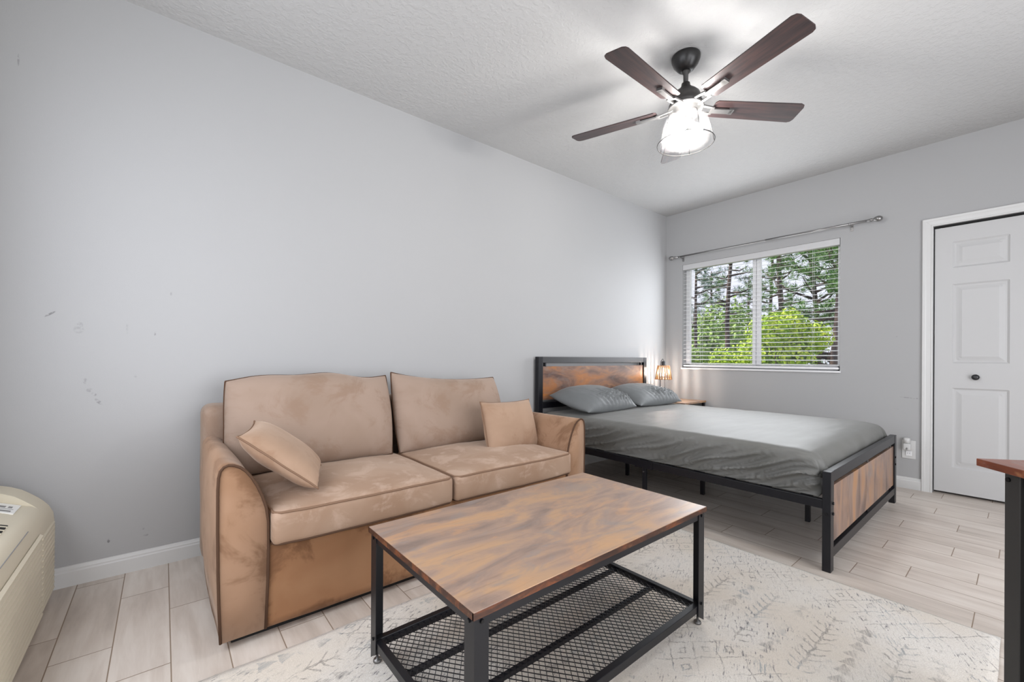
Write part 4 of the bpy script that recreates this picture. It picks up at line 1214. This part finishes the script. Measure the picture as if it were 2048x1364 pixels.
def quad(bm, c, a, b):
    bm.faces.new([bm.verts.new(c - a - b), bm.verts.new(c + a - b), bm.verts.new(c + a + b), bm.verts.new(c - a + b)])
def rv():
    while True:
        v = Vector((random.uniform(-1, 1), random.uniform(-1, 1), random.uniform(-1, 1)))
        if 0.05 < v.length < 1: return v.normalized()
def pine(label, x, y, h, rtrunk, z0, crown_lo, spread, mat, nbr=26, tufts=7, lean=0.0, tr=0.16, nn=22):
    t = thing('pine_tree', label, 'tree', (x, y, -0.65), 0, 'pine trees outside the window')
    tb = nb(); fb = nb()
    top = h
    def tp(s): return Vector((lean * s * s * h * 0.3 + 0.12 * math.sin(s * 5 + x), 0.10 * math.sin(s * 4 + y), s * h))
    tube(tb, [tp(i / 10) for i in range(11)], lambda s: rtrunk * (1 - 0.75 * s) + 0.01, 9)
    bb = nb()
    for i in range(nbr):
        s = crown_lo + (1 - crown_lo) * (i + random.random()) / nbr
        p0 = tp(min(s, 0.99)); a = random.uniform(0, 2 * PI); ln = spread * random.uniform(0.45, 1.0) * (1.1 - 0.6 * (s - crown_lo) / (1 - crown_lo))
        d = Vector((math.cos(a), math.sin(a), random.uniform(-0.15, 0.5)))
        p1 = p0 + d * ln * 0.5; p2 = p0 + d * ln + Vector((0, 0, random.uniform(-0.1, 0.25)))
        tube(bb, [p0, p1, p2], lambda q: 0.030 * (1 - q) + 0.007, 5)
        for j in range(tufts):
            q = 0.35 + 0.65 * (j + random.random()) / tufts
            c = (p0.lerp(p1, q * 2) if q < 0.5 else p1.lerp(p2, q * 2 - 1)) + rv() * 0.16
            ax = (d + rv() * 0.8 + Vector((0, 0, 0.5))).normalized()
            for k in range(nn):
                dr = (ax * 0.7 + rv()).normalized()
                sd = dr.cross(rv()).normalized() * 0.0065
                e0, e1 = c, c + dr * tr * random.uniform(0.6, 1.1)
                fb.faces.new([fb.verts.new(e0 - sd), fb.verts.new(e0 + sd), fb.verts.new(e1 + sd * 0.4), fb.verts.new(e1 - sd * 0.4)])
    obj('trunk', tb, M_BARK, t, True); obj('branches', bb, M_BARK, t, True); obj('needles', fb, mat, t)
def bush(label, name, cat, x, y, r, h, n, mat, ls=0.035, blobs=16):
    t = thing(name, label, cat, (x, y, -0.65), 0)
    fb = nb(); bb = nb()
    cs = []
    for i in range(blobs):
        a = random.uniform(0, 2 * PI); q = random.random() ** 0.6 * r * 0.75; z = random.uniform(0.15, 0.85) * h
        w_ = 1 - 0.5 * (z / h) ** 2
        cs.append((Vector((math.cos(a) * q * w_, math.sin(a) * q * w_, z)), random.uniform(0.25, 0.42) * r))
    for i in range(10):
        c = cs[i % len(cs)][0]; tube(bb, [(0.05 * math.cos(i), 0.05 * math.sin(i), 0), c * 0.5, c], lambda q: 0.022 * (1 - q) + 0.005, 5)
    for i in range(n):
        c, rr_ = random.choice(cs)
        v = rv(); p_ = c + v * rr_ * random.uniform(0.7, 1.1)
        if p_.z < 0.05: p_.z = 0.05 + random.random() * 0.2
        nrm_ = (v + rv() * 0.7).normalized(); a = nrm_.cross(rv()).normalized(); b = nrm_.cross(a)
        quad(fb, p_, a * ls * random.uniform(0.6, 1.2), b * ls * 0.45)
    obj('stems', bb, M_BARK, t, True); obj('leaves', fb, mat, t)

# a point seen through the window at pixel column u, at depth x
def ycol(u, x):
    d = F * 846.93 + R1 * (u - 1024); return d.y / d.x * x
pine('tall pine with a bare forked trunk seen in the left pane', 15.0, ycol(1463, 15.0), 7.0, 0.09, 0, 0.42, 1.5, M_PINE, 30, 6)
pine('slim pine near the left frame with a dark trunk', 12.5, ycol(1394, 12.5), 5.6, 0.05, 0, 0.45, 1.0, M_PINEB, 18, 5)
pine('slender pine trunk rising just right of the mullion', 17.0, ycol(1545, 17.0), 7.0, 0.07, 0, 0.36, 1.5, M_PINE, 30, 6)
pine('pine with a thick dark trunk in the upper right pane', 14.0, ycol(1566, 14.0), 6.4, 0.10, 0, 0.34, 1.2, M_PINE, 30, 7)
pine('bushy pine filling the right edge of the window', 10.5, ycol(1664, 10.5), 5.6, 0.08, 0, 0.2, 1.3, M_PINE, 60, 9, nn=26)
pine('leaning pine with long tufts at the top right', 12.5, ycol(1625, 12.5), 5.8, 0.07, 0, 0.36, 1.3, M_PINE, 46, 8, lean=-0.2)
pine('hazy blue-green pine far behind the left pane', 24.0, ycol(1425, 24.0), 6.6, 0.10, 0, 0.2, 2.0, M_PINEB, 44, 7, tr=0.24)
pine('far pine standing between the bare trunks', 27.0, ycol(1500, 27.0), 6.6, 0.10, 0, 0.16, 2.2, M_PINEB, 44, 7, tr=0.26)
bush('big yellow-green bush in the middle of the window', 'leafy_bush', 'bush', 8.6, ycol(1562, 8.6), 0.95, 2.7, 20000, M_BUSH, 0.032, 34)
bush('yellow-green bush lower in the left pane', 'leafy_bush', 'bush', 10.4, ycol(1478, 10.4), 0.8, 2.15, 10000, M_BUSH, 0.032, 24)
bush('greyish green shrub low at the right of the window', 'leafy_shrub', 'shrub', 7.0, ycol(1668, 7.0), 0.5, 1.7, 8000, M_BUSHD, 0.026, 18)
bush('dark green shrub at the lower left of the window', 'leafy_shrub', 'shrub', 12.6, ycol(1400, 12.6), 0.95, 2.2, 9000, M_BUSHD, 0.035, 18)
bush('low green hedge plant under the middle of the window', 'leafy_shrub', 'shrub', 6.9, ycol(1440, 6.9), 0.6, 1.35, 8000, M_BUSHD, 0.028, 18)
bush('broad dark tree mass far behind the left bushes', 'broadleaf_tree', 'tree', 21.0, ycol(1440, 21.0), 3.0, 4.2, 12000, M_BUSHD, 0.09, 26)
